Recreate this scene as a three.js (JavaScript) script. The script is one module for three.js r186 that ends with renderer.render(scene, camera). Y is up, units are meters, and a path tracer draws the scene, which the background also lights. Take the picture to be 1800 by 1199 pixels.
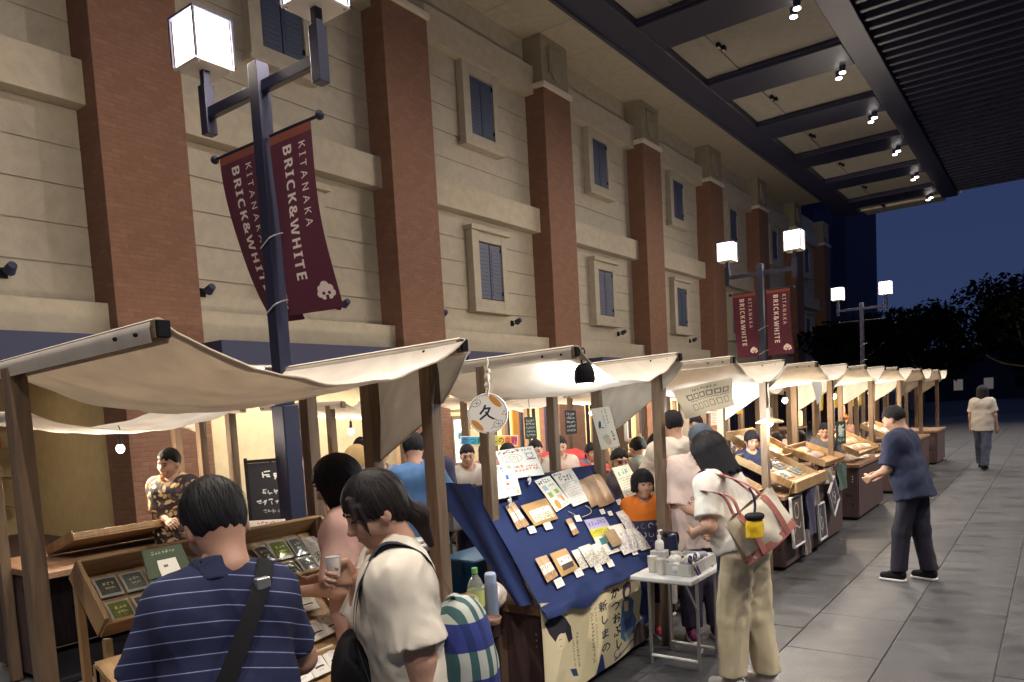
import * as THREE from 'three';
import { mergeGeometries, mergeVertices } from 'three/addons/utils/BufferGeometryUtils.js';
import { RoundedBoxGeometry } from 'three/addons/geometries/RoundedBoxGeometry.js';
import { ImprovedNoise } from 'three/addons/math/ImprovedNoise.js';
import { RectAreaLightUniformsLib } from 'three/addons/lights/RectAreaLightUniformsLib.js';

// ---------------------------------------------------------------- camera, sky, exposure
const W = 1800, H = 1199;
const scene = new THREE.Scene();
const camera = new THREE.PerspectiveCamera(49.37, W / H, 0.05, 400);
camera.position.set(0, 1.72, 0);
{
  const r = new THREE.Vector3(0.590400,-0.055805,0.805179), u = new THREE.Vector3(0.095227,0.995455,-0.000833), f = new THREE.Vector3(0.801473,-0.077166,-0.593031);
  camera.quaternion.setFromRotationMatrix(new THREE.Matrix4().makeBasis(r, u, f.negate()));
}
camera.setViewOffset(W, H, 0, -219.3, W, H);     // shifted lens: the picture is the upper part of a taller photograph
camera.updateMatrixWorld(true);
const renderer = new THREE.WebGLRenderer({ antialias: true });
renderer.setSize(W, H);
renderer.toneMapping = THREE.LinearToneMapping;
renderer.toneMappingExposure = 1.55;
renderer.shadowMap.enabled = true;
RectAreaLightUniformsLib.init();
{ // a clear blue night sky, a little paler towards the horizon
  const w = 64, h = 32, d = new Float32Array(w * h * 4);
  for (let y = 0; y < h; y++) for (let x = 0; x < w; x++) {
    const up = Math.max(0, ((y + .5) / h - .5) * 2), k = Math.exp(-up * 2.2), i = (y * w + x) * 4;
    d[i] = .0105 + .008 * k; d[i + 1] = .0155 + .014 * k; d[i + 2] = .043 + .034 * k; d[i + 3] = 1;
  }
  const t = new THREE.DataTexture(d, w, h, THREE.RGBAFormat, THREE.FloatType);
  t.mapping = THREE.EquirectangularReflectionMapping; t.minFilter = t.magFilter = THREE.LinearFilter; t.wrapS = THREE.RepeatWrapping; t.needsUpdate = true;
  scene.background = t; scene.environment = t;
}
const moon = new THREE.DirectionalLight(0xaab4ff, .03);
moon.position.set(10, 30, 25); moon.castShadow = true; moon.shadow.radius = 4;
Object.assign(moon.shadow.camera, { left: -45, right: 45, top: 45, bottom: -45, near: 1, far: 120 });
scene.add(moon, moon.target);
const WARM = new THREE.Color(1, .84, .64), SOFTW = new THREE.Color(1, .90, .80), COOL = new THREE.Color(.9, .97, 1);

const LAMP = 15, SPOT = 60, FACADE = 56, AISLE = 130, STALLCD = 1.5, BULB = 3.2;   // strengths in candela: lanterns, roof spotlights, stall lamps, bulbs
// ---------------------------------------------------------------- helpers
let seed = 7;
const rand = () => { seed = (seed * 1664525 + 1013904223) >>> 0; return seed / 4294967296; };
const rr = (a, b) => a + (b - a) * rand();
const nz = new ImprovedNoise();
const V = (a) => new THREE.Vector3(...a);
const add = (a, b, k = 1) => [a[0] + b[0] * k, a[1] + b[1] * k, a[2] + b[2] * k];
const sub = (a, b) => [a[0] - b[0], a[1] - b[1], a[2] - b[2]];
const mix3 = (a, b, t) => [a[0] + (b[0] - a[0]) * t, a[1] + (b[1] - a[1]) * t, a[2] + (b[2] - a[2]) * t];
const used = {};
function numbered(n) { const k = used[n] = (used[n] ?? -1) + 1; return k ? n + '_' + String(k).padStart(3, '0') : n; }
function tag(o, label, category, group, kind) {
  if (label) o.userData.label = label; if (category) o.userData.category = category; if (group) o.userData.group = group; if (kind) o.userData.kind = kind;
  return o;
}
function thing(name, label, category, pos = [0, 0, 0], turn = 0, group) {
  const o = new THREE.Group(); o.name = numbered(name); o.position.set(...pos); o.rotation.y = turn; scene.add(o);
  return tag(o, label, category, group);
}
function mesh(name, geo, mat, parent) {
  if (Array.isArray(geo)) geo = join(geo);
  const m = new THREE.Mesh(geo, mat); m.castShadow = m.receiveShadow = true;
  m.name = parent && parent !== scene ? name : numbered(name); (parent || scene).add(m);
  return m;
}
function one(name, geo, mat, label, category, group) { return tag(mesh(name, geo, mat, scene), label, category, group); }
function struct(name, geo, mat) { return tag(mesh(name, geo, mat, scene), null, null, null, 'structure'); }
function copyOf(o, label, pos, turn) {
  const c = o.clone(); c.name = numbered(o.name.replace(/_\d\d\d$/, '')); c.userData = { ...o.userData, label }; if (pos) c.position.set(...pos); if (turn !== undefined) c.rotation.y = turn; scene.add(c); return c;
}
function join(list) {
  list = list.flat().map((g) => { g = g.index ? g.toNonIndexed() : g; for (const k of Object.keys(g.attributes)) if (!['position', 'normal', 'uv'].includes(k)) g.deleteAttribute(k); if (!g.attributes.uv) triUV(g); return g; });
  return list.length === 1 ? list[0] : mergeGeometries(list);
}
function triUV(g, o = [0, 0, 0]) {   // uv in metres by the way a face points
  const p = g.attributes.position, n = g.attributes.normal, uv = new Float32Array(p.count * 2);
  for (let i = 0; i < p.count; i++) {
    const ax = Math.abs(n.getX(i)), ay = Math.abs(n.getY(i)), az = Math.abs(n.getZ(i)), x = p.getX(i) + o[0], y = p.getY(i) + o[1], z = p.getZ(i) + o[2];
    if (ay >= ax && ay >= az) { uv[i * 2] = x; uv[i * 2 + 1] = z; } else if (ax >= az) { uv[i * 2] = z; uv[i * 2 + 1] = y; } else { uv[i * 2] = x; uv[i * 2 + 1] = y; }
  }
  g.setAttribute('uv', new THREE.BufferAttribute(uv, 2)); return g;
}
// a box from corner to corner, its edges rounded by r
function box(x0, x1, y0, y1, z0, z1, r = .006) {
  const w = Math.abs(x1 - x0), h = Math.abs(y1 - y0), d = Math.abs(z1 - z0);
  r = Math.min(r, w / 3, h / 3, d / 3);
  const g = r > 0 ? new RoundedBoxGeometry(w, h, d, 1, r) : new THREE.BoxGeometry(w, h, d);
  g.translate((x0 + x1) / 2, (y0 + y1) / 2, (z0 + z1) / 2);
  const n = g.index ? g.toNonIndexed() : g; return triUV(n);
}
const cbox = (x, y, z, w, h, d, r) => box(x - w / 2, x + w / 2, y - h / 2, y + h / 2, z - d / 2, z + d / 2, r);
// a square timber or rail from a to b
function bar(a, b, w, d = w, r = .004, up = [0, 1, 0]) {
  const A = V(a), B = V(b), L = A.distanceTo(B), y = B.clone().sub(A).normalize();
  let g = box(-w / 2, w / 2, -L / 2, L / 2, -d / 2, d / 2, r);
  let z = V(Math.abs(y.dot(V(up))) > .95 ? [0, 0, 1] : up); const x = z.clone().cross(y).normalize(); z = x.clone().cross(y).normalize().negate();
  x.crossVectors(y, z).normalize();
  g.applyMatrix4(new THREE.Matrix4().makeBasis(x, y, z)); g.translate(...A.add(B).multiplyScalar(.5).toArray());
  return g;
}
function tube(pts, r, seg = 6, n) { const c = new THREE.CatmullRomCurve3(pts.map(V)); return new THREE.TubeGeometry(c, n || Math.max(4, pts.length * 4), r, seg).toNonIndexed(); }
function cyl(x, y0, y1, z, r0, r1 = r0, seg = 14) { const g = new THREE.CylinderGeometry(r1, r0, y1 - y0, seg); g.translate(x, (y0 + y1) / 2, z); return g.toNonIndexed(); }
function lathe(pts, seg = 20, at = [0, 0, 0]) { const g = new THREE.LatheGeometry(pts.map((p) => new THREE.Vector2(p[0], p[1])), seg); g.translate(...at); return g.toNonIndexed(); }
function ball(p, rx, ry = rx, rz = rx, seg = 10) { const g = new THREE.SphereGeometry(1, seg, Math.max(6, seg * .7 | 0)); g.scale(rx, ry, rz); g.translate(...p); return g.toNonIndexed(); }
// a sheet through fn(u, v), with thickness
function sheet(fn, nu, nv, su = 1, sv = 1, thick = .003) {
  const pos = [], uv = [], idx = [];
  for (let j = 0; j <= nv; j++) for (let i = 0; i <= nu; i++) { pos.push(...fn(i / nu, j / nv)); uv.push(i / nu * su, j / nv * sv); }
  for (let j = 0; j < nv; j++) for (let i = 0; i < nu; i++) { const a = j * (nu + 1) + i, b = a + 1, c = a + nu + 1, d = c + 1; idx.push(a, b, d, a, d, c); }
  const g = new THREE.BufferGeometry(); g.setAttribute('position', new THREE.Float32BufferAttribute(pos, 3)); g.setAttribute('uv', new THREE.Float32BufferAttribute(uv, 2)); g.setIndex(idx); g.computeVertexNormals();
  if (!thick) return g;
  const g2 = g.clone(), p = g2.attributes.position, n = g2.attributes.normal;
  for (let i = 0; i < p.count; i++) { p.setXYZ(i, p.getX(i) - n.getX(i) * thick, p.getY(i) - n.getY(i) * thick, p.getZ(i) - n.getZ(i) * thick); n.setXYZ(i, -n.getX(i), -n.getY(i), -n.getZ(i)); }
  const k = g2.index.array; for (let i = 0; i < k.length; i += 3) { const t = k[i]; k[i] = k[i + 1]; k[i + 1] = t; }
  return mergeGeometries([g.toNonIndexed(), g2.toNonIndexed()]);
}
const bil = (c, u, v) => mix3(mix3(c[0], c[1], u), mix3(c[3], c[2], u), v);   // corners: top left, top right, bottom right, bottom left
function normalOf(c) { return V(sub(c[1], c[0])).cross(V(sub(c[3], c[0]))).normalize().negate().toArray(); }
function card(c, t = .003, bend = 0) { const n = normalOf(c); return sheet((u, v) => add(bil(c, u, 1 - v), n, bend * (Math.sin(u * Math.PI) + .6 * Math.sin(v * Math.PI))), bend ? 6 : 1, bend ? 6 : 1, 1, 1, t); }
function pack(c, fat = .012) {   // a filled packet lying on the plane of its four corners, seams flat
  const n = normalOf(c), k = (a) => Math.pow(Math.max(0, Math.sin(Math.PI * Math.min(1, Math.max(0, (a - .06) / .88)))), .55);
  return sheet((u, v) => add(bil(c, u, 1 - v), n, .002 + fat * k(u) * k(v) * (1 + .25 * nz.noise(u * 5 + c[0][0] * 9, v * 5, c[0][1] * 7))), 10, 10, 1, 1, .002);
}
// ---------------------------------------------------------------- textures and materials
function canvasTex(w, h, draw, wrap) {
  const c = document.createElement('canvas'); c.width = w; c.height = h; const x = c.getContext('2d'); draw(x, w, h);
  const t = new THREE.CanvasTexture(c); t.colorSpace = THREE.SRGBColorSpace; t.anisotropy = 8;
  if (wrap) t.wrapS = t.wrapT = THREE.RepeatWrapping;
  return t;
}
function noiseTex(size, f, repeat = 1, srgb = false) {   // f(u, v) -> [r, g, b] or one value, tiled by blending
  const d = new Uint8Array(size * size * 4);
  for (let y = 0; y < size; y++) for (let x = 0; x < size; x++) {
    let c = f(x / size, y / size); if (!Array.isArray(c)) c = [c, c, c];
    const i = (y * size + x) * 4; for (let k = 0; k < 3; k++) d[i + k] = Math.max(0, Math.min(255, c[k] * 255)); d[i + 3] = 255;
  }
  const t = new THREE.DataTexture(d, size, size); t.wrapS = t.wrapT = THREE.RepeatWrapping; t.magFilter = THREE.LinearFilter; t.minFilter = THREE.LinearFilter;
  if (srgb) t.colorSpace = THREE.SRGBColorSpace; t.repeat.set(repeat, repeat); t.needsUpdate = true; return t;
}
const tn = (u, v, fx, fy, s) => { // tiling noise on a torus
  const a = u * 6.28318, b = v * 6.28318; return nz.noise(Math.cos(a) * fx + s, Math.sin(a) * fx + Math.cos(b) * fy, Math.sin(b) * fy + s * 1.7);
};
const fbm = (u, v, f, s) => tn(u, v, f, f, s) * .55 + tn(u, v, f * 2.3, f * 2.3, s + 3) * .3 + tn(u, v, f * 5.1, f * 5.1, s + 7) * .15;
const STD = (o) => new THREE.MeshStandardMaterial({ roughness: .8, ...o });
const lin = (r, g, b) => new THREE.Color().setRGB(r, g, b);
const shade = (size, base, amp, f, s, rep, tint = [1, 1, 1]) => noiseTex(size, (u, v) => { const k = base + amp * fbm(u, v, f, s); return tint.map((t) => k * t); }, rep);

const woodMap = noiseTex(256, (u, v) => { const w = tn(u, v, 3.2, .5, 4) + .5 * tn(u, v, 9, .6, 9) + .25 * tn(u, v, 26, 1, 2); const kn = Math.max(0, tn(u, v, 1.6, 1.6, 31) - .48) * 3; const k = .78 + .26 * w - kn; return [k, k * .97, k * .92]; }, 1.6);
const woodBump = noiseTex(256, (u, v) => .5 + .4 * tn(u, v, 14, .8, 9), 1.6);
const wood = (c, r = .7) => STD({ color: c, map: woodMap, bumpMap: woodBump, bumpScale: .002, roughness: r });
const stuccoMap = noiseTex(256, (u, v) => { const k = .88 + .16 * fbm(u, v, 2, 5) + .06 * tn(u, v, 22, 22, 1); return [k, k * .985, k * .96]; }, .45);
const stuccoBump = noiseTex(256, (u, v) => .5 + .3 * tn(u, v, 26, 26, 2) + .2 * tn(u, v, 9, 9, 4), 1.5);
const weave = noiseTex(128, (u, v) => .5 + .22 * Math.sin(u * 6.28318 * 32) * Math.sin(v * 6.28318 * 32) + .2 * tn(u, v, 8, 8, 1), 5);
const stain = noiseTex(256, (u, v) => { const k = .9 + .17 * fbm(u, v, 1.6, 12) - .14 * Math.max(0, tn(u, v, 2.6, 2.6, 40) - .25); return [k, k * .985, k * .95]; }, .8);
const brickMap = noiseTex(512, (u, v) => {
  const rows = 16, row = Math.floor(v * rows), cols = 5, uu = u * cols + (row % 2) * .5, col = Math.floor(uu), fu = uu - col, fv = v * rows - row;
  const j = (fu < .035 || fv < .13) ? 1 : 0, h = Math.abs(Math.sin((row * 12.9898 + (col % cols) * 78.233)) * 43758.5453) % 1, n = .1 * tn(u, v, 24, 24, 3) + .1 * fbm(u, v, 2, 8);
  if (j) return [.80 + n, .79 + n, .78 + n]; const k = .82 + .14 * h + 1.3 * n; return [k, k * (.95 + .05 * h), k * (.93 + .05 * h)];
}, 1 / 1.1);
const brickBump = noiseTex(512, (u, v) => {
  const rows = 16, row = Math.floor(v * rows), cols = 5, uu = u * cols + (row % 2) * .5, fu = uu - Math.floor(uu), fv = v * rows - row;
  return ((fu < .035 || fv < .13) ? .1 : .75) + .12 * tn(u, v, 30, 30, 3);
}, 1 / 1.1);
const fineBump = noiseTex(128, (u, v) => .5 + .5 * tn(u, v, 14, 14, 6), 3);
const hairBump = noiseTex(128, (u, v) => .5 + .35 * tn(u, v, 18, .7, 3) + .25 * tn(u, v, 40, 1.2, 8), 1);
const paveMap = noiseTex(256, (u, v) => { const st = Math.max(0, tn(u, v, 1.7, 1.7, 51) - .2) + Math.max(0, tn(u, v, 7, 7, 61) - .45), k = .84 + .24 * fbm(u, v, 2, 15) + .16 * tn(u, v, 30, 30, 22) - .5 * st; return [k, k * .99, k * .97]; }, .37);
const M = {
  panel: STD({ color: lin(.45, .41, .345), map: stuccoMap, bumpMap: stuccoBump, bumpScale: .004, roughness: .9 }),
  ledge: STD({ color: lin(.47, .42, .34), map: stuccoMap, bumpMap: stuccoBump, bumpScale: .003, roughness: .9 }),
  grey: STD({ color: lin(.30, .265, .2), map: stuccoMap, bumpMap: stuccoBump, bumpScale: .003, roughness: .9 }),
  brick: STD({ color: lin(.225, .118, .08), map: brickMap, bumpMap: brickBump, bumpScale: .006, roughness: .9 }),
  trim: STD({ color: lin(.62, .55, .44), roughness: .8, bumpMap: fineBump, bumpScale: .002 }),
  navy: STD({ color: lin(.022, .024, .055), roughness: .45, metalness: .3, bumpMap: fineBump, bumpScale: .0006 }),
  navyDull: STD({ color: lin(.03, .035, .085), roughness: .75, bumpMap: fineBump, bumpScale: .001 }),
  shutter: STD({ color: lin(.05, .065, .12), roughness: .6, bumpMap: fineBump, bumpScale: .001 }),
  soffit: STD({ color: lin(.28, .262, .24), map: stuccoMap, roughness: .9 }),
  post: wood(lin(.20, .135, .085)), postDark: wood(lin(.12, .08, .06)), tray: wood(lin(.42, .27, .13), .6), barWood: wood(lin(.22, .16, .10)),
  counter: wood(lin(.10, .06, .06), .65), counterTop: wood(lin(.33, .19, .11), .55),
  cloth: new THREE.MeshPhysicalMaterial({ color: lin(.76, .69, .60), map: stain, bumpMap: weave, bumpScale: .001, roughness: .95, side: THREE.DoubleSide, transmission: .5, thickness: 0 }),
  flap: new THREE.MeshPhysicalMaterial({ color: lin(.66, .62, .57), map: stain, bumpMap: weave, bumpScale: .001, roughness: .95, side: THREE.DoubleSide, transmission: .45, thickness: 0 }),
  blue: STD({ color: lin(.010, .024, .105), bumpMap: weave, bumpScale: .0012, roughness: .95, map: stain, side: THREE.DoubleSide }),
  black: new THREE.MeshPhysicalMaterial({ color: lin(.009, .009, .011), roughness: .85, specularIntensity: .35, bumpMap: fineBump, bumpScale: .0008 }),
  white: STD({ color: lin(.68, .66, .62), roughness: .55, bumpMap: fineBump, bumpScale: .0006 }),
  paper: STD({ color: lin(.72, .69, .62), roughness: .9, bumpMap: fineBump, bumpScale: .0004 }),
  metal: STD({ color: lin(.5, .5, .5), roughness: .35, metalness: .9 }),
  glass: new THREE.MeshPhysicalMaterial({ color: 0xffffff, roughness: .03, transmission: 1, thickness: 0 }),
  rope: STD({ color: lin(.55, .48, .38), roughness: .95, bumpMap: fineBump, bumpScale: .002 }),
  skin: STD({ color: lin(.47, .27, .185), roughness: .55, bumpMap: fineBump, bumpScale: .0006 }),
  skin2: STD({ color: lin(.40, .22, .15), roughness: .55, bumpMap: fineBump, bumpScale: .0006 }),
  hair: new THREE.MeshPhysicalMaterial({ color: lin(.010, .009, .011), roughness: .7, specularIntensity: .45, bumpMap: hairBump, bumpScale: .006 }),
  hairBrown: new THREE.MeshPhysicalMaterial({ color: lin(.015, .010, .010), roughness: .7, specularIntensity: .45, bumpMap: hairBump, bumpScale: .006 }),
  eye: STD({ color: lin(.01, .008, .008), roughness: .2 }), lip: STD({ color: lin(.34, .13, .11), roughness: .5 }),
};
const glow = (c, k) => new THREE.MeshStandardMaterial({ color: lin(.8, .8, .8), roughness: .6, emissive: c, emissiveIntensity: k });
function point(p, color, cd, r = 1.5) { const l = new THREE.PointLight(color, cd); l.position.set(...p); l.castShadow = true; l.shadow.radius = r; scene.add(l); return l; }
function spot(p, to, color, cd, deg, pen = .6, r = 2) { const l = new THREE.SpotLight(color, cd, 0, deg * Math.PI / 180, pen); l.position.set(...p); l.target.position.set(...to); l.castShadow = true; l.shadow.radius = r; scene.add(l, l.target); return l; }

// ---------------------------------------------------------------- ground
struct('ground', (() => { const g = new THREE.PlaneGeometry(500, 500); g.rotateX(-Math.PI / 2); g.translate(60, -.012, 0); const n = g.toNonIndexed(); return triUV(n); })(), STD({ color: lin(.09, .09, .092), map: paveMap, bumpMap: fineBump, bumpScale: .003, roughness: .75 }));
{ // granite slabs of the plaza, each its own piece as far as their joints show
  const pave = tag(new THREE.Group(), 'grey granite paving of the plaza', null, null, 'structure'); pave.name = 'pavement'; scene.add(pave);
  const variants = [.88, .95, 1, 1.06, 1.12].map((k) => STD({ color: lin(.055 * k, .056 * k, .062 * k), map: paveMap, roughnessMap: paveMap, bumpMap: fineBump, bumpScale: .003, roughness: .5 + .1 * k }));
  const g = box(-.447, .447, -.05, 0, -.297, .297, .005), rest = [];
  for (let i = 0; i < 26; i++) for (let j = 0; j < 10; j++) {
    const x = 1.9 + i * .9 + (j % 2) * .45, z = -3.6 + j * .6;
    const m = new THREE.Mesh(g, variants[Math.floor(rand() * 5)]); m.name = 'slab'; m.position.set(x, rr(-.0015, .0015), z); m.rotation.y = rand() < .5 ? Math.PI : 0; m.receiveShadow = m.castShadow = true; pave.add(m);
  }
  for (let i = 26; i < 48; i++) for (let j = -4; j < 16; j++) { const c = g.clone(); c.translate(1.9 + i * .9 + (j & 1) * .45, rr(-.0015, .0015), -3.6 + j * .6); rest.push(c); }
  const m = mesh('far_slabs', rest, variants[2], pave); m.userData.kind = 'stuff';
}
// ---------------------------------------------------------------- the brick and panel building
const FZ = -10.6, WZ = -11.17, PX = (k) => 5.25 + 5.66 * k, PW = 1.3;
const building = thing('market_hall', 'long three-storey hall of beige panels with red brick pillars behind the stalls', 'building', [0, 0, FZ]);
{
  const B = building, Z = (z) => z - FZ;
  const bx = (x0, x1, y0, y1, z0, z1, r) => box(x0, x1, y0, y1, Z(z0), Z(z1), r);
  const wall = [];
  for (let k = -1; k <= 7; k++) {
    const x = PX(k);
    const pil = mesh('pillar', bx(x, x + PW, 0, 9.86, FZ, WZ - .1, .012), M.brick, B);
    mesh('capital', [bx(x - .05, x + PW + .05, 9.862, 10.0, FZ + .06, WZ - .1, .02)], M.trim, pil);
    mesh('pillar_block', [bx(x + .02, x + PW - .02, 10.002, 11.2, FZ - .02, WZ - .1, .02)], M.grey, pil);
    mesh('shield', [bx(x + .32, x + .98, 10.3, 10.95, FZ + .05, FZ - .03, .06), ball([x + .65, 10.45, Z(FZ) + .03], .28, .3, .06)], M.grey, pil);
  }
  const boardG = [], hs = [[3.525, 6.25, 5], [6.865, 9.75, 5], [10.455, 11.2, 1]];
  for (let k = -1; k <= 6; k++) {
    const x0 = PX(k) + PW, x1 = PX(k + 1), cx = (x0 + x1) / 2 + .1;
    wall.push(bx(x0 - .1, x1 + .1, 2.96, 11.3, WZ - .03, WZ - .3, 0));
    for (const [a, b, n] of hs) for (let i = 0; i < n; i++) {
      const y0 = a + (b - a) / n * i, y1 = a + (b - a) / n * (i + 1), d = rr(-.003, .003);
      mesh('wall_panel', bx(x0 + .004, x1 - .004, y0 + .009, y1 - .009, WZ + d, WZ - .028, .008), M.panel, B);
    }
    mesh('ledge', [bx(x0 - .26, x1 + .26, 2.96, 3.52, FZ - .22, WZ - .02, .012)], M.ledge, B).position.z = 0;
    mesh('ledge', [bx(x0 - .16, x1 + .16, 6.25, 6.86, FZ - .3, WZ - .02, .012)], M.ledge, B);
    mesh('ledge', [bx(x0 - .1, x1 + .1, 9.75, 10.45, FZ - .3, WZ - .02, .012)], M.ledge, B);
    mesh('vent_slot', bx(cx + .7, cx + 1.35, 10.53, 10.66, WZ + .01, WZ - .02, .004), M.black, B);
    for (const y of [4.37, 8.19]) {
      const w = mesh('window', [bx(cx - .72, cx - .47, y - .25, y + 1.55, WZ + .20, WZ + .004, .01), bx(cx + .47, cx + .66, y - .25, y + 1.55, WZ + .16, WZ + .004, .01), bx(cx - .469, cx + .469, y - .25, y - .02, WZ + .16, WZ + .004, .01), bx(cx - .469, cx + .469, y + 1.33, y + 1.55, WZ + .16, WZ + .004, .01)], M.panel, B);
      mesh('lintel', [bx(cx - .78, cx + .74, y + 1.551, y + 1.66, WZ + .26, WZ + .004, .012)], M.ledge, w);
      mesh('sill', [bx(cx - .78, cx + .72, y - .35, y - .251, WZ + .25, WZ + .004, .015)], M.ledge, w);
      mesh('pane', bx(cx - .47, cx + .47, y - .02, y + 1.33, WZ + .012, WZ + .004, 0), M.black, w);
      for (const s of [-1, 1]) {
        const sh = mesh('shutter', [bx(cx + s * .235 - .222, cx + s * .235 + .222, y, y + 1.3, WZ + .125, WZ + .09, .01)], M.shutter, w);
        const sl = []; for (let i = 0; i < 13; i++) sl.push(bx(cx + s * .235 - .17, cx + s * .235 + .17, y + .08 + i * .09, y + .135 + i * .09, WZ + .137, WZ + .12, .004));
        mesh('slat', sl, M.shutter, sh);
        for (const hy of [.12, 1.16]) mesh('hinge', [bx(cx + s * .46 - .03, cx + s * .46 + .03, y + hy, y + hy + .09, WZ + .15, WZ + .11, .008)], M.black, sh);
      }
    }
    for (const fx of [x0 + .38, x1 - 1.15]) { // small floodlights on the wall, unlit
      const f = mesh('wall_floodlight', [cbox(fx, 3.86, Z(WZ) + .02, .10, .14, .04, .01), tube([[fx, 3.86, Z(WZ)], [fx, 3.84, Z(WZ) + .1], [fx, 3.88, Z(WZ) + .16]], .014)], M.black, B);
      mesh('head', (() => { const c = new THREE.CylinderGeometry(.055, .075, .15, 12); c.rotateX(1.15); c.translate(fx + .03, 3.9, Z(WZ) + .2); return c; })(), M.navyDull, f);
    }
  }
  mesh('wall', wall, M.panel, B);
  for (let k = -1; k < 24; k++) mesh('soffit_panel', bx(-.4 + k * 1.7, -.4 + k * 1.7 + 1.688, 11.2, 11.26, -9.56, WZ - .2, .008), M.ledge, B);
  mesh('gutter', [bx(-2, 40.6, 11.17, 11.42, -9.36, -9.555, .03), bx(-2, 40.6, 11.13, 11.172, -9.50, -9.556, .01)], M.trim, B);
  mesh('roof', bx(-2, 40.6, 11.27, 11.6, -9.57, -22, .02), M.grey, B);
  mesh('end_wall', [bx(40.45, 40.75, 0, 11.2, WZ - .05, -22, .02)], M.navyDull, B);
  // ground floor: dark awnings, stone or glass fronts, lit shops behind
  const stone = STD({ color: lin(.58, .50, .34), map: stuccoMap, bumpMap: stuccoBump, bumpScale: .006, roughness: .85 });
  const warmWall = STD({ color: lin(.62, .50, .28), map: stuccoMap, roughness: .9 }), orange = STD({ color: lin(.62, .30, .05), roughness: .8, map: stuccoMap }), dim = STD({ color: lin(.16, .13, .11), map: stuccoMap, roughness: .9 });
  const prod = ['#c8402c', '#e0b34a', '#3d6ea5', '#6f8f3f', '#f1e6d2', '#8a5a35', '#d97b2b', '#b9d6de'].map((c) => STD({ color: c, roughness: .6 }));
  for (let k = -1; k <= 6; k++) {
    const x0 = PX(k) + PW + .004, x1 = PX(k + 1) - .004;
    const aw = mesh('awning', [bx(x0 - .2, x1 + .2, 2.60, 2.955, -9.85, WZ - .2, .012)], M.navyDull, B);
    for (let i = 0; i < 3; i++) mesh('downlight', (() => { const c = new THREE.CylinderGeometry(.07, .07, .03, 14); c.translate(x0 + .8 + i * 1.35, 2.592, Z(-10.4)); return c; })(), glow(WARM, k < 4 ? 4 : 1), aw);
    if (k >= 0 && k < 4) { const l = new THREE.RectAreaLight(WARM, 52, 4, .3); l.position.set(x0 + 2.1, 2.585, -10.3); l.rotation.x = -Math.PI / 2 - .35; scene.add(l); }
    // shop room
    const zb = -14.6;
    mesh('shop_wall', [bx(x0 - .1, x1 + .1, 0, 2.95, zb, zb - .1, 0), bx(x0 - .25, x0 - .1, 0, 2.95, WZ - .1, zb, 0), bx(x1 + .1, x1 + .25, 0, 2.95, WZ - .1, zb, 0)], k >= 4 ? dim : warmWall, B);
    mesh('shop_ceiling', bx(x0 - .1, x1 + .1, 2.7, 2.95, WZ - .21, zb, 0), k >= 4 ? dim : warmWall, B);
    mesh('shop_floor', bx(x0 - .1, x1 + .1, 0, .02, WZ + .1, zb, 0), M.counter, B);
    const lx = (x0 + x1) / 2;
    mesh('ceiling_lamp', bx(lx - 1.3, lx + 1.3, 2.66, 2.695, -12.3, -12.9, .004), glow(WARM, k >= 4 ? .8 : 3), B);
    if (k >= 0) { const l = new THREE.RectAreaLight(WARM, k >= 4 ? 7 : 80, 2.6, .6); l.position.set(lx, 2.64, -12.6); l.rotation.x = -Math.PI / 2; scene.add(l); }
    // shelves with goods along the back
    for (let s = 0; s < 4; s++) {
      mesh('shelf', bx(x0 + .2, x1 - .2, .5 + s * .5, .53 + s * .5, zb + .45, zb + .02, .004), M.counterTop, B);
      const by = prod.map(() => []); let gx = x0 + .3; while (gx < x1 - .5) { const w = rr(.1, .3), h = rr(.12, .36); by[Math.floor(rand() * 8)].push(bx(gx, gx + w, .532 + s * .5, .532 + s * .5 + h, zb + .38, zb + .12, .01)); gx += w + rr(.02, .1); }
      by.forEach((gl, i) => { if (gl.length) mesh('shelf_goods', gl, prod[i], B).userData.kind = 'stuff'; });
    }
    // the front itself
    const fr = [], zf = -11.0; let gx0 = x0, gx1 = x1;
    if (k === 0) { gx0 = x1; mesh('shop_front', bx(x0, x1, 0, 2.6, zf, zf - .15, .01), stone, B); }
    if (k === 1) {
      gx0 = x0 + 2.05;
      for (let j = 0; j < 6; j++) for (let i = 0; i < 3; i++) { const w = 2.04 / 3 + .0, ox = (j % 2) * .25; const a = Math.max(x0, x0 + i * w - ox), b = Math.min(x0 + 2.04, x0 + (i + 1) * w - ox + (i === 2 ? 1 : 0)); mesh('stone_block', bx(a + .004, b - .004, j * .433 + .004, j * .433 + .429, zf + rr(0, .012), zf - .15, .012), stone, B); }
      mesh('door_frame', [bx(x0 + .40, x0 + 1.04, .5, .56, zf + .06, zf - .02, .006), bx(x0 + .40, x0 + 1.04, 1.54, 1.62, zf + .06, zf - .02, .006), bx(x0 + .40, x0 + .47, .56, 1.54, zf + .06, zf - .02, .006), bx(x0 + .97, x0 + 1.04, .56, 1.54, zf + .06, zf - .02, .006)], M.barWood, B);
      const lit = canvasTex(128, 256, (c) => { c.fillStyle = '#dfeef0'; c.fillRect(0, 0, 128, 256); c.fillStyle = '#7fa4a2'; c.fillRect(34, 70, 56, 78); c.fillStyle = '#3d5a5c'; c.beginPath(); c.arc(60, 100, 20, 0, 7); c.fill(); c.fillStyle = '#b9cfcc'; c.fillRect(30, 120, 66, 70); c.fillStyle = '#87a7a4'; for (let i = 0; i < 7; i++) c.fillRect(38, 128 + i * 8, 30 + (i * 37) % 22, 3); });
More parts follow.
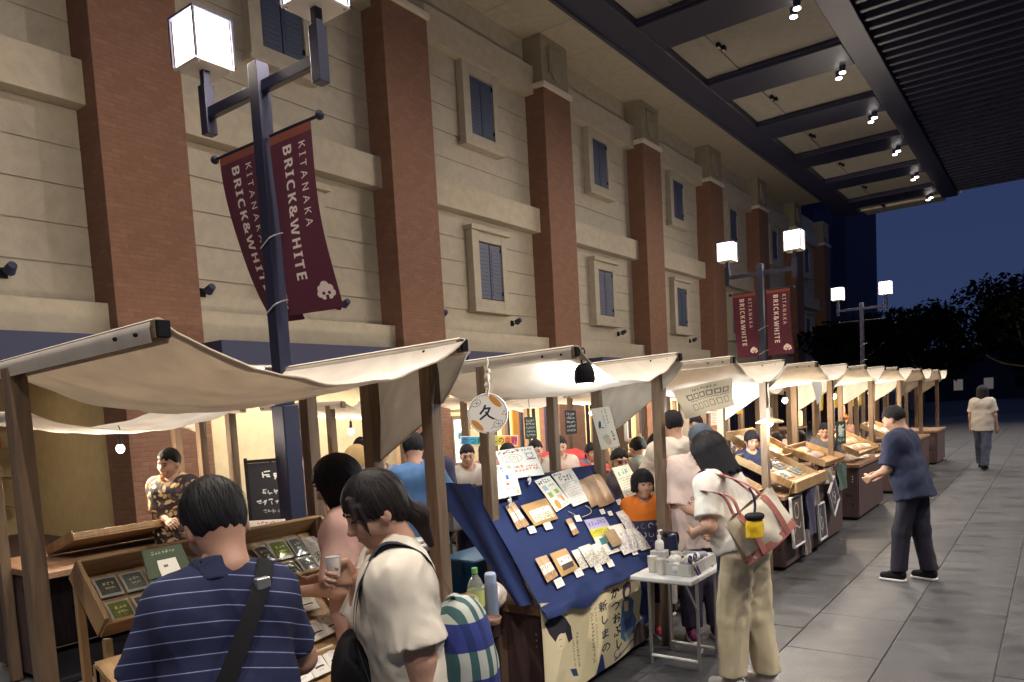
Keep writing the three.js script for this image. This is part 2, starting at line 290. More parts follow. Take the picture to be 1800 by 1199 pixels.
      mesh('poster_screen', card([[x0 + .475, 1.536, Z(zf) + .03], [x0 + .965, 1.536, Z(zf) + .03], [x0 + .965, .564, Z(zf) + .03], [x0 + .475, .564, Z(zf) + .03]], .006), new THREE.MeshStandardMaterial({ map: lit, roughness: .5, emissive: 0xffffff, emissiveMap: lit, emissiveIntensity: .85 }), B);
      const sg = canvasTex(512, 160, (c) => { c.fillStyle = '#d9c79a'; c.fillRect(0, 0, 512, 160); c.fillStyle = '#4b3d2c'; c.font = 'bold 62px serif'; c.textAlign = 'center'; c.fillText('JEAN FRANÇOIS', 256, 70, 500); c.font = '34px serif'; c.fillText('A P P L E', 256, 132); });
      mesh('shop_sign', card([[x0 + .12, 2.12, Z(zf) + .045], [x0 + 1.25, 2.12, Z(zf) + .045], [x0 + 1.25, 1.76, Z(zf) + .045], [x0 + .12, 1.76, Z(zf) + .045]], .02), STD({ map: sg, roughness: .8 }), B);
    }
    const nM = k === 1 ? 4 : 5;
    if (k >= 1) for (let i = 0; i <= nM; i++) { const mx = gx0 + (gx1 - gx0) / nM * i, a = Math.max(gx0, mx - .035), b = Math.min(gx1, mx + .035); fr.push(bx(a, b, 0, 2.597, zf, zf - .08, .006)); if (i < nM) { fr.push(bx(mx + .036, gx0 + (gx1 - gx0) / nM * (i + 1) - .036, 2.1, 2.15, zf - .01, zf - .07, .004)); mesh('pane', bx(mx + .03, gx0 + (gx1 - gx0) / nM * (i + 1) - .03, .1, 2.59, zf - .035, zf - .045, 0), k >= 4 ? STD({ color: lin(.02, .022, .05), roughness: .12 }) : M.glass, B); } }
    if (fr.length) mesh('mullion', fr, M.navy, B);
    if (k === 1) mesh('display_panel', bx(gx0 + 1.15, gx0 + 1.65, .6, 2.0, zf - .3, zf - .36, .01), orange, B);
    if (k === 2) { mesh('menu_board', bx(gx0 + 1.5, gx0 + 2.6, .9, 2.2, zf - .25, zf - .3, .01), M.black, B); mesh('display_panel', bx(gx0 + .3, gx0 + .9, .5, 2.2, zf - .4, zf - .44, .01), STD({ color: lin(.3, .5, .38), roughness: .7, map: stuccoMap }), B); }
  }
}
// ---------------------------------------------------------------- the steel roof over the plaza
{
  const C = thing('plaza_canopy', 'dark steel plaza roof with deep cross beams and beige soffit panels overhead', 'canopy', [0, 0, -7.57]), Z = (z) => z + 7.57;
  const bx = (x0, x1, y0, y1, z0, z1, r) => box(x0, x1, y0, y1, Z(z0), Z(z1), r);
  const X1 = 35.4;
  mesh('edge_beam', [bx(-8, X1, 9.2, 9.9, -7.57, -6.84, .02), bx(-8, X1, 9.15, 9.2, -7.57, -7.5, .006)], M.navy, C);
  mesh('edge_beam', [bx(-8, X1, 9.2, 9.9, -3.8, -3.25, .02)], M.navy, C);
  mesh('roof_sheet', bx(-8, X1 + .1, 9.92, 10.1, -7.6, -3.1, .02), M.navyDull, C);
  mesh('end_beam', [bx(X1 + .002, X1 + .12, 9.3, 9.95, -7.57, -3.1, .02)], M.trim, C);
  for (let i = -6; i <= 5; i++) {
    const x0 = 15.61 + 3.74 * i;
    if (x0 + 2.45 < X1) mesh('cross_beam', [bx(x0 + 2.43, Math.min(X1 - .01, x0 + 3.72), 9.202, 9.9, -6.838, -3.802, .02), bx(x0 + 2.38, x0 + 3.77, 9.28, 9.34, -6.838, -3.802, .01)], M.navy, C);
    mesh('soffit_panel', bx(x0 - .01, x0 + 2.42, 9.36, 9.42, -6.83, -6.06, .006), M.soffit, C);
    mesh('soffit_panel', bx(x0 - .01, x0 + 2.42, 9.375, 9.435, -6.05, -3.81, .006), M.soffit, C);
    for (const [a, zz] of [[.78, -6.0], [.98, -5.96]]) { const dl = mesh('downlight', [bx(x0 + a, x0 + a + .14, 9.28, 9.37, zz, zz + .08, .01)], M.black, C); mesh('reflector', [cbox(x0 + a + .07, 9.276, Z(zz + .04), .1, .012, .05, .003)], M.metal, dl); }
    for (const s of [-.14, .14]) { // pair of bright spotlights on the beam by the open edge
      const p = [x0 + .02 + s, 9.14, -4.12 - s * .5], to = [x0 - .8 + s * 4, 0, -2.4 - 3 * (s < 0)];
      const sp = mesh('spotlight', [cbox(p[0], 9.19, Z(p[2]), .05, .08, .05, .006), (() => { const c = new THREE.CylinderGeometry(.075, .06, .16, 14, 1, true); c.translate(p[0], p[1] - .0, Z(p[2])); return c; })()], M.navy, C);
      mesh('lens', (() => { const c = new THREE.CylinderGeometry(.068, .068, .02, 14); c.translate(p[0], p[1] - .085, Z(p[2])); return c; })(), glow(SOFTW, 14), sp);
      if (x0 > -7 && x0 < 33) s < 0 ? x0 > 4 && spot([p[0], p[1] - .11, p[2]], [x0 - 8, 4.4, FZ], SOFTW, FACADE, 30, 1, 3.5) : spot([p[0], p[1] - .11, p[2]], [x0 - .5, 0, -1.2], SOFTW, SPOT, 60, .8, 3.5);
    }
  }
  for (let i = 0; i < 90; i++) { // open louvres beyond the solid soffit
    const x = -6 + i * .46; const s = mesh('louvre', [bx(x, x + .13, 9.3, 9.62, -3.24, 3.2, .012)], M.navy, C);
  }
  mesh('edge_beam', [bx(-8, X1, 9.2, 9.9, 3.21, 3.7, .02)], M.navy, C);
  for (let i = -5; i <= 5; i++) { // the same fittings on the beam across the aisle
    const x = 15.61 + 3.74 * i, sp = mesh('spotlight', [(() => { const c = new THREE.CylinderGeometry(.075, .06, .16, 14, 1, true); c.translate(x, 9.1, Z(3.45)); return c; })()], M.navy, C);
    mesh('lens', (() => { const c = new THREE.CylinderGeometry(.068, .068, .02, 14); c.translate(x, 9.02, Z(3.45)); return c; })(), glow(SOFTW, 14), sp);
    spot([x, 8.99, 3.45], [x < 3 ? x + 1.6 : x - 2, 1.0, -1.7], SOFTW, x < 6 ? AISLE * .7 : AISLE, 38, .9, 3.5);
  }
  const upper = mesh('glass_roof', bx(-8, X1, 10.0, 10.02, -3.05, 3.7, 0), STD({ color: lin(.10, .11, .12), roughness: .3 }), C);
}
// ---------------------------------------------------------------- street lamps with banners
const lampPanel = glow(new THREE.Color(1, .86, .70), 2.6);
function lampPost(x, z, label, on) {
  const L = thing('street_lamp', label, 'street lamp', [x, 0, z], 0, 'square post lamps with two lantern heads');
  mesh('base_sleeve', [box(-.074, .074, 0, 1.84, -.074, .074, .01), box(-.14, .14, 0, .04, -.14, .14, .01)], M.navy, L);
  mesh('pole', [box(-.055, .055, 1.842, 4.36, -.055, .055, .006)], M.navy, L);
  mesh('arm', [box(-.03, .03, 4.14, 4.22, -.64, -.057, .005), box(-.03, .03, 4.14, 4.22, .057, .64, .005)], M.navy, L);
  for (const s of [-1, 1]) {
    const b = s * .68;
    const hd = mesh('lantern', [box(-.045, .045, 4.02, 4.40, b - .045, b + .045, .006), box(-.03, .03, 4.402, 4.52, b - .03, b + .03, .006)], M.navy, L);
    const a = .165, y0 = 4.53, y1 = 4.89, e = [];
    for (const i of [-1, 1]) for (const j of [-1, 1]) e.push(box(i * a - .009, i * a + .009, y0, y1, b + j * a - .009, b + j * a + .009, .003));
    e.push(box(-a - .01, a + .01, y1 + .002, y1 + .02, b - a - .01, b + a + .01, .004));
    mesh('lantern_frame', e, M.navy, hd);
    mesh('lamp_glass', [box(-a + .012, a - .012, y0 + .004, y1 - .004, b - a + .012, b + a - .012, .01)], lampPanel, hd);
    mesh('bottom_plate', [box(-a + .002, a - .002, y0 - .016, y0, b - a + .002, b + a - .002, .004)], M.white, hd);
    for (const i of [-1, 1]) for (const j of [-1, 1]) mesh('bolt', ball([i * (a - .03), y0 - .018, b + j * (a - .03)], .01), M.metal, hd);
    if (on) point([x, (y0 + y1) / 2, z + b], WARM, on, 8);
  }
  for (const s of [-1, 1]) { mesh('banner_rail', [tube([[0, 3.82, s * .08], [0, 3.82, s * .62]], .014), ball([0, 3.82, s * .64], .034)], M.navy, L); }
  for (const y of [3.02, 2.53]) mesh('cable_tie', tube([[-.06, y, -.06], [-.062, y + .03, 0], [-.06, y + .06, .06], [-.03, y + .08, .1], [.0, y + .09, .14]], .005), M.white, L);
  return L;
}
lampPost(3.57, -4.77, 'nearest navy square lamp post with two glowing cube lanterns beside the front stall', LAMP);
lampPost(15.5, -4.9, 'navy lamp post with two lanterns in front of the far end of the building', LAMP);
lampPost(25.2, -4.9, 'farthest lamp post, its lantern glowing in front of the dark trees', LAMP);
const bannerTex = canvasTex(256, 760, (c, w, h) => {
  c.fillStyle = '#5b2436'; c.fillRect(0, 0, w, h); c.fillStyle = '#8d4a3a'; c.fillRect(0, 0, w, 34);
  c.save(); c.translate(w / 2, h / 2); c.rotate(Math.PI / 2); c.fillStyle = '#efe0d2';
  const sp = (t, x, y, font, gap) => { c.font = font; for (const ch of t) { c.fillText(ch, x, y); x += c.measureText(ch).width + gap; } };
  sp('KITANAKA', -h / 2 + 60, -46, '54px sans-serif', 15);
  sp('BRICK&WHITE', -h / 2 + 52, 52, 'bold 74px sans-serif', 7);
  c.restore();
  c.fillStyle = '#efe0d2'; for (const [x, y, r] of [[196, 660, 20], [176, 672, 16], [218, 672, 16], [168, 692, 14], [226, 692, 14], [182, 704, 12], [212, 704, 12], [197, 684, 18]]) { c.beginPath(); c.arc(x, y, r, 0, 7); c.fill(); }
  c.fillStyle = '#5b2436'; c.beginPath(); c.arc(184, 690, 7, 0, 7); c.arc(210, 690, 7, 0, 7); c.fill(); c.fillRect(190, 698, 14, 16);
});
const bannerMat = STD({ map: bannerTex, roughness: .85, bumpMap: weave, bumpScale: .0006, side: THREE.DoubleSide });
function banner(x, z0, s, label, sway, len = 1.3) {   // hangs from z0 outwards (s = -1 or 1), its free end blown by the wind
  const w = .47; const f = (u, v) => { const k = v * v, zz = s > 0 ? z0 + u * w : z0 - (1 - u) * w; return [x + sway[0] * k + .03 * Math.sin(v * 5 + u * 3) * v, 3.805 - v * len - .0 * u, zz + sway[1] * k * (s > 0 ? .4 + u * .6 : .4 + .6 * (1 - u))]; };
  const g = sheet((u, v) => f(u, 1 - v), 10, 22, 1, 1, .003);
  one('banner', g, bannerMat, label, 'banner');
}
banner(3.56, -4.69, 1, 'maroon hanging banner on the street side of the nearest lamp post', [.06, .1]);
banner(3.56, -4.86, -1, 'maroon banner half hidden behind the nearest lamp post', [.22, .26]);
banner(15.47, -4.79, 1, 'maroon banner on the street side of the lamp post by the hall end', [.05, .03]);
banner(15.47, -5.01, -1, 'maroon banner on the building side of the lamp post by the hall end', [.1, .05]);
// ---------------------------------------------------------------- beyond the hall: a dark pavilion, planting and trees
{
  const P = thing('pavilion', 'low dark pavilion with a pale roof edge and white posts beyond the hall', 'building', [52, 0, -9]);
  mesh('roof', box(-8, 14, 3.15, 4.2, -4, 1, .03), M.navyDull, P); mesh('roof_edge', box(-8, 14, 3.0, 3.15, -3.8, 1.05, .02), STD({ color: lin(.5, .55, .6), roughness: .5 }), P);
  for (let i = 0; i < 5; i++) mesh('post', box(-6 + i * 4.4, -5.7 + i * 4.4, 0, 3.0, .5, .8, .02), M.trim, P);
  mesh('wall', box(-8, 14, 0, 3.0, -4, -3.7, .02), M.panel, P);
  const tower = thing('office_tower', 'dark tower standing at the far end of the street against the night sky', 'building', [78, 0, -22]);
  mesh('wall', box(-7, 7, 0, 30, -7, 7, .05), STD({ color: lin(.035, .04, .09), roughness: .8, map: stuccoMap }), tower);
  for (let i = 0; i < 8; i++) for (let j = 0; j < 5; j++) mesh('window', box(-7.05, -6.98, 3 + i * 3.2, 5 + i * 3.2, -6 + j * 2.6, -4.4 + j * 2.6, .01), STD({ color: lin(.02, .025, .06), roughness: .2 }), tower);
}
for (const [x, z, w, h, d, label] of [[105, 6, 26, 7, 12, 'low dark building beyond the open side of the plaza, its few windows lit'], [112, 34, 22, 13, 12, 'taller dark building at the far right edge of the plaza'], [92, -6, 12, 5, 8, 'small dark building behind the end of the stall rows']]) {
  const B = thing('distant_building', label, 'building', [x, 0, z]);
  mesh('wall', box(-d / 2, d / 2, 0, h, -w / 2, w / 2, .05), STD({ color: lin(.06, .06, .08), roughness: .9, map: stuccoMap }), B); mesh('roof', box(-d / 2 - .2, d / 2 + .2, h, h + .3, -w / 2 - .2, w / 2 + .2, .05), M.navyDull, B);
  for (let i = 0; i < Math.floor(h / 2.6); i++) for (let j = 0; j < Math.floor(w / 2.6); j++) mesh('window', box(-d / 2 - .04, -d / 2 - .005, 1 + i * 2.6, 2.1 + i * 2.6, -w / 2 + .8 + j * 2.6, -w / 2 + 1.6 + j * 2.6, .01), rand() < .3 ? glow(WARM, rr(.02, .07)) : M.black, B);
}
const leafMat = [lin(.06, .09, .045), lin(.08, .115, .05), lin(.045, .07, .045)].map((c) => new THREE.MeshPhysicalMaterial({ color: c, roughness: .8, side: THREE.DoubleSide, transmission: .3, thickness: 0 }));
function tree(x, z, h, r, n, label) {
  const T = thing('tree', label, 'tree', [x, 0, z]);
  const limbs = [tube([[0, 0, 0], [.06, h * .25, .05], [-.05, h * .55, 0], [0, h * .8, .1]], .14)];
  const ends = [];
  for (let i = 0; i < 9; i++) { const a = i * 2.4, y = h * (.3 + .06 * i), e = [Math.cos(a) * r * .8, y + r * .35, Math.sin(a) * r * .8]; limbs.push(tube([[0, y - .2, 0], [e[0] * .5, y + .1, e[2] * .5], e], .045, 5)); ends.push(e, [e[0] * .6, e[1] + .3, e[2] * .6]); }
  for (let i = 0; i < 5; i++) ends.push([rr(-.4, .4) * r, h * rr(.75, .95), rr(-.4, .4) * r]);
  mesh('trunk', limbs, wood(lin(.08, .06, .045), .9), T);
  leafMat.forEach((m, q) => {
    const pos = [], nor = [];
    for (let i = 0; i < n; i++) {
      const e = ends[Math.floor(rand() * ends.length)], rad = r * .42 * Math.cbrt(rand()), th = rr(0, 6.283), ph = Math.acos(rr(-1, 1));
      const c = [e[0] + rad * Math.sin(ph) * Math.cos(th), e[1] + rad * Math.cos(ph) * .8, e[2] + rad * Math.sin(ph) * Math.sin(th)];
      const s = rr(.04, .19), a = V([rr(-1, 1), rr(-1, 1), rr(-1, 1)]).normalize(), b = a.clone().cross(V([rr(-1, 1), rr(-1, 1), rr(-1, 1)])).normalize(), nn = a.clone().cross(b);
      const P = [[-1, 0], [0, .45], [1, 0], [-1, 0], [1, 0], [0, -.45]];
      for (const [u, v] of P) { pos.push(c[0] + (a.x * u + b.x * v) * s, c[1] + (a.y * u + b.y * v) * s, c[2] + (a.z * u + b.z * v) * s); nor.push(nn.x, nn.y, nn.z); }
    }
    const g = new THREE.BufferGeometry(); g.setAttribute('position', new THREE.Float32BufferAttribute(pos, 3)); g.setAttribute('normal', new THREE.Float32BufferAttribute(nor, 3)); g.setAttribute('uv', new THREE.Float32BufferAttribute(new Float32Array(pos.length / 3 * 2), 2));
    const cm = mesh('crown', g, m, T);
  });
}
tree(36.5, -7.6, 4.6, 1.9, 2400, 'dark leafy tree beside the end of the hall, just left of the farthest lamp');
tree(39.5, -5.2, 5.0, 2.3, 2600, 'broad dark tree standing behind the farthest lamp');
tree(38, -1.0, 5.8, 2.6, 2600, 'tall dark tree at the open side of the plaza');
tree(44, 3.0, 5.5, 2.6, 2200, 'dark round tree farthest toward the open side of the plaza');
tree(46.5, -8.3, 5.2, 1.5, 1500, 'small pale leafy tree growing up past the dark pavilion roof');

// ---------------------------------------------------------------- market stalls
const HB = 2.0;
// a stall: square posts carrying two bars, a sagging canvas between them, a hanging side flap and a wooden counter
function stall(o) {
  const { x0, x1, zf, zb, h = HB, flip = 1 } = o;                 // flip = 1: its front looks towards +z
  const zm = zf + (zb - zf) * .52;
  const S = thing('market_stall', o.label, 'market stall', [(x0 + x1) / 2, 0, zf], 0, 'timber market stalls with canvas roofs');
  const ox = (x0 + x1) / 2, L = (p) => [p[0] - ox, p[1], p[2] - zf];
  for (const x of [x0, x1]) {
    const b = mesh('roof_bar', bar(L([x, h, zf]), L([x, h - .03, zb]), .045, .055), M.barWood, S);
    mesh('end_cap', bar(L([x, h, zf + .012 * flip]), L([x, h, zf - .012 * flip]), .04, .05), M.black, b);
  }
  for (const [x, z] of o.posts || [[x0, zm], [x1, zf - .2 * flip], [x1, zm], [x1, zb + .2 * flip], [x0, zb + .2 * flip]]) mesh('post', bar(L([x + .0, 0, z]), L([x, h - .03, z]), .066, .066), o.darkPost ? M.postDark : M.post, S);
  const sag = o.sag || .19, sd = rand() * 90;
  const top = (u, v) => {
    const z = zf + (zb - zf) * v, s = sag * (1 + .22 * Math.sin(v * 2.6)), k = 4 * u * (1 - u);
    return [x0 + (x1 - x0) * u, h + .030 - .03 * v - s * Math.pow(k, .85) + .012 * nz.noise(u * 5 + sd, v * 3, sd) * Math.min(1, k * 3) + .006 * Math.sin((u + v * .7) * 26 + sd) * k + .012 * Math.min(1, k * 2) * (.4 - Math.abs(nz.noise(u * 6 + v * 4 + sd, v * 3 - u * 5, sd + 4))), z + .012 * Math.sin(u * 9 + sd)];
  };
  const cv = mesh('canvas_roof', sheet((u, v) => L(top(u, v)), 28, 16, 1.4, 1.2, .003), M.cloth, S);
  mesh('hem', [sheet((u, v) => L(add(top(u, v * .035), [0, -.004 - .0, .004 * flip])), 28, 1, 1.4, .05, .002)], M.cloth, cv);
  for (const x of [x0, x1]) { // the canvas wrapped round each bar
    mesh('canvas_fold', [sheet((u, v) => { const a = (u - .5) * 4.2; return L([x + Math.sin(a) * .030, h + Math.cos(a) * .035 - .03 * v - (Math.abs(u - .5) > .45 ? .02 : 0), zf + (zb - zf) * (v * .97 + .015)]); }, 8, 10, .2, 1.2, .002)], M.cloth, S);
    for (const v of [.06, .16]) mesh('tack', ball(L([x - .042, h - .012, zf + (zb - zf) * v]), .007), M.black, cv);
  }
  if (o.flap !== false) { // curtain on the far side, short at the street and long at the back
    const fl = o.flapLen || .48, zz = zf + (zm - zf) * .98;
    const f = (u, v) => { const t = u, len = .02 + fl * Math.pow(t, .72); return L([x1 + .028 + .018 * Math.sin(t * 7 + v * 3 + sd), h - .005 - len * (1 - v) - .02, zf + (zz - zf) * t]); };
    mesh('side_flap', sheet(f, 20, 10, .8, .5, .003), M.flap, S);
    mesh('seam', tube([0, .2, .4, .6, .8, 1].map((t) => add(f(t, 0), [-.003, .004, 0])), .005, 5), M.cloth, S);
  }
  if (o.counter) {
    const c = o.counter, a = c[0] - ox, b = c[1] - ox, f = c[2] - zf, k = c[3] - zf, ch = c[4];
    const lo = Math.min(f, k), hi = Math.max(f, k);
    mesh('side_panel', [box(a, a + .025, .04, ch - .05, lo + .012, hi - .012, .004)], M.counter, S);
    mesh('side_panel', [box(b - .025, b, .04, ch - .05, lo + .012, hi - .012, .004)], M.counter, S);
    mesh('front_panel', box(a + .027, b - .027, .04, ch - .05, f - .025 * flip, f, .004), M.counter, S);
    mesh('counter_top', box(a - .02, b + .02, ch - .048, ch, lo - .02, hi + .02, .008), M.counterTop, S);
    mesh('foot', [box(a + .03, b - .03, 0, .038, lo + .05, hi - .05, .004)], M.black, S);
    for (let i = 0; i < 3; i++) mesh('screw', ball([a - .001, ch - .16 - i * .035, f - .07 * flip], .006), M.metal, S);
  }
  return S;
}
// front row, open towards the aisle
stall({ x0: 1.14, x1: 2.47, zf: -2.05, zb: -3.25, posts: [[1.14, -3.1], [2.47, -2.26], [2.47, -2.65], [2.47, -3.11]], counter: [1.1, 2.5, -2.16, -3.2, .6], label: 'nearest stall at the left, with trays of packets behind the striped shirt' });
stall({ x0: 3.4, x1: 4.73, zf: -2.05, zb: -3.25, posts: [[3.37, -2.66], [3.4, -3.1], [4.73, -2.22], [4.73, -2.7], [4.73, -3.09]], counter: [3.4, 4.77, -2.34, -3.0, .58], label: 'stall with the round fan sign and the blue cloth display' });
stall({ x0: 5.76, x1: 7.11, zf: -2.05, zb: -3.25, counter: [5.85, 7.0, -2.3, -3.1, .72], sag: .21, label: 'third front stall, with the wide printed sign hung along its edge' });
stall({ x0: 8.27, x1: 9.66, zf: -2.05, zb: -3.25, counter: [7.2, 9.6, -2.12, -3.1, .74], label: 'fourth front stall, behind the goods with framed prints' });
stall({ x0: 10.75, x1: 12.1, zf: -2.05, zb: -3.25, counter: [10.4, 12.1, -2.1, -3.1, .74], label: 'fifth front stall, with its canvas cut by the far edge of the row' });
stall({ x0: 13.2, x1: 14.55, zf: -2.05, zb: -3.25, counter: [13.2, 14.5, -2.1, -3.1, .74], label: 'sixth front stall down the aisle' });
stall({ x0: 15.7, x1: 17.05, zf: -2.05, zb: -3.25, counter: [15.7, 17, -2.1, -3.1, .74], label: 'seventh front stall down the aisle' });
stall({ x0: 18.2, x1: 19.6, zf: -2.05, zb: -3.25, counter: [18.2, 19.6, -2.1, -3.1, .74], label: 'last front stall at the end of the aisle' });
// back row, open towards the hall
const backLabels = ['back-row stall at the far left with a slim bar above the pointing seller', 'back-row stall just right of the nearest lamp post', 'back-row stall behind the coloured banner and the fan sign', 'back-row stall behind the red display', 'back-row stall behind the bent figure in a grey shirt', 'back-row stall behind the peaked cap', 'back-row stall with yellow cloth far down the row', 'farthest back-row stall in sight, past the yellow cloths'];
[[2.0, 3.57], [4.62, 5.95], [7.1, 8.45], [9.6, 10.95], [12.1, 13.4], [14.6, 15.9], [17, 18.3], [19.5, 20.8]].forEach(([a, b], i) => stall({ x0: a, x1: b, zf: -6.55, zb: -5.3, h: 1.87, flip: -1, flapLen: .2, sag: .15, posts: [[a, -5.5], [a, -5.95], [b, -5.5], [b, -5.95], [b, -6.35]], counter: [a + .05, b - .05, -6.4, -5.45, .8], label: backLabels[i] }));

// ---------------------------------------------------------------- lettering made of strokes
const GL = { // rough brush strokes in a 100 x 100 box
  か: [[[12, 34], [62, 30], [60, 66], [46, 92], [36, 82]], [[40, 8], [34, 46], [12, 90]], [[72, 24], [92, 56]]],
  つ: [[[8, 40], [50, 28], [86, 44], [82, 68], [46, 86]]],
  お: [[[10, 34], [58, 30]], [[34, 8], [34, 84], [16, 76], [24, 60], [64, 50], [84, 66], [66, 90]], [[72, 20], [88, 36]]],
  ぶ: [[[36, 10], [58, 22], [44, 40], [62, 62], [44, 88], [28, 80]], [[14, 60], [8, 84]], [[68, 56], [88, 82]], [[74, 12], [80, 24]], [[86, 8], [92, 20]]],
  し: [[[30, 8], [28, 66], [44, 90], [84, 66]]],
  の: [[[54, 22], [44, 60], [22, 78], [10, 56], [30, 24], [64, 18], [90, 44], [84, 72], [58, 90]]],
  中: [[[18, 28], [18, 64], [82, 64], [82, 28], [18, 28]], [[50, 6], [50, 96]]],
  野: [[[10, 12], [10, 52], [46, 52], [46, 12], [10, 12]], [[10, 32], [46, 32]], [[28, 12], [28, 84]], [[12, 68], [46, 66]], [[6, 88], [50, 82]], [[56, 14], [90, 14], [72, 34]], [[60, 24], [82, 38]], [[54, 46], [94, 46], [86, 58]], [[74, 46], [74, 92], [62, 86]]],
  久: [[[42, 6], [30, 34], [10, 58]], [[36, 26], [72, 22], [56, 58], [10, 94]], [[46, 50], [66, 76], [94, 92]]],
  新: [[[26, 4], [28, 14]], [[8, 18], [48, 16]], [[16, 24], [20, 36]], [[40, 22], [34, 36]], [[4, 40], [52, 38]], [[8, 56], [48, 54]], [[28, 40], [28, 94]], [[26, 60], [8, 84]], [[32, 62], [48, 78]], [[88, 8], [62, 20]], [[62, 20], [60, 60], [52, 94]], [[62, 46], [96, 44]], [[80, 46], [80, 96]]],
  ま: [[[16, 26], [84, 24]], [[20, 48], [80, 46]], [[50, 6], [50, 76], [30, 90], [18, 78], [34, 66], [82, 88]]],
  茶: [[[10, 20], [90, 20]], [[32, 8], [32, 30]], [[68, 8], [68, 30]], [[50, 28], [30, 46], [8, 58]], [[50, 28], [72, 46], [94, 58]], [[18, 64], [82, 64]], [[50, 46], [50, 96]], [[36, 74], [22, 88]], [[64, 74], [78, 88]]],
};
function glyph(c, ch, x, y, s, lw, col) {
  const g = GL[ch]; c.strokeStyle = col; c.lineWidth = lw; c.lineCap = c.lineJoin = 'round';
  for (const st of g) { c.beginPath(); st.forEach(([a, b], i) => (i ? c.lineTo : c.moveTo).call(c, x + a / 100 * s, y + b / 100 * s)); c.stroke(); }
}
function scrib(c, x, y, w, s, col, lw = 2, gap = 1.1) { // a line of small handwritten characters
  c.strokeStyle = col; c.lineWidth = lw; c.lineCap = 'round';
  for (let cx = x; cx + s <= x + w; cx += s * gap) { const n = 3 + Math.floor(rand() * 3); for (let i = 0; i < n; i++) { const h = rand() < .55; c.beginPath(); const a = cx + rand() * s * .5, b = y + rand() * s * .8; c.moveTo(a, b); c.lineTo(h ? cx + s * (.6 + rand() * .3) : a + rr(-2, 2), h ? b + rr(-2, 2) : Math.min(y + s, b + s * .5)); c.stroke(); } }
}
function vscrib(c, x, y, h, s, col, lw = 2) { for (let cy = y; cy + s <= y + h; cy += s * 1.15) scrib(c, x, cy, s, s, col, lw); }
const sheetMat = (w, h, draw, rough = .85) => STD({ map: canvasTex(w, h, draw), roughness: rough, bumpMap: fineBump, bumpScale: .0004, side: THREE.DoubleSide });
const bg = (c, w, h, col) => { c.fillStyle = col; c.fillRect(0, 0, w, h); };

// ---------------------------------------------------------------- the blue stall
const A = (x, z) => .60 + 1.52 * (-2.32 - z);   // height of the slanting display board
{
  const g = sheet((u, v) => { // the cloth follows the slanting board and hangs over its foot
    const x = 3.33 + 1.44 * u + (v > .9 ? .02 * Math.sin(u * 20) : 0);
    let p; const t = v * 1.16; // 0 top, 1 foot of the board, beyond: hanging
    const hang = .035 + .015 * Math.sin(u * 6.5 + .6) + .045 * Math.max(0, 1 - Math.abs(u - .3) * 11);
    if (t < 1) { const z = -2.76 + .45 * t; p = [x, A(x, z) + .005 * nz.noise(u * 4, t * 4, 3) + .003 * Math.sin(u * 9 + t * 4), z + .005 * nz.noise(u * 6, t * 3, 8)]; } else { const k = (t - 1) / .16; p = [x, A(x, -2.31) - hang * k, -2.302 + .016 * Math.sin(k * 1.6) + .012 * Math.sin(u * 22) * k]; }
    return p;
  }, 40, 36, 1.5, 1, .004);
  one('display_cloth', g, M.blue, 'deep blue cloth spread over the slanting display of the fan-sign stall', 'cloth');
  const g2 = sheet((u, v) => { const y0 = .615 + .68 * v, f = 1 - v; return [3.325 + .02 * Math.sin(u * 8 + v * 3) - .05 * f * u, y0, -2.36 - .41 * v - u * (.30 * v + .10 * f)]; }, 12, 14, .6, .8, .004);
  one('side_cloth', g2, M.blue, 'deep blue cloth draped down the side of the slanting display, beside the bottle', 'cloth');
  one('display_board', [bar([3.36, 1.28, -2.79], [3.36, .62, -2.42], .04, .04), bar([4.7, 1.25, -2.79], [4.7, .62, -2.42], .04, .04), bar([3.36, 1.24, -2.8], [4.7, 1.24, -2.8], .03, .06)], M.postDark, 'wooden rack under the blue cloth', 'rack');
}
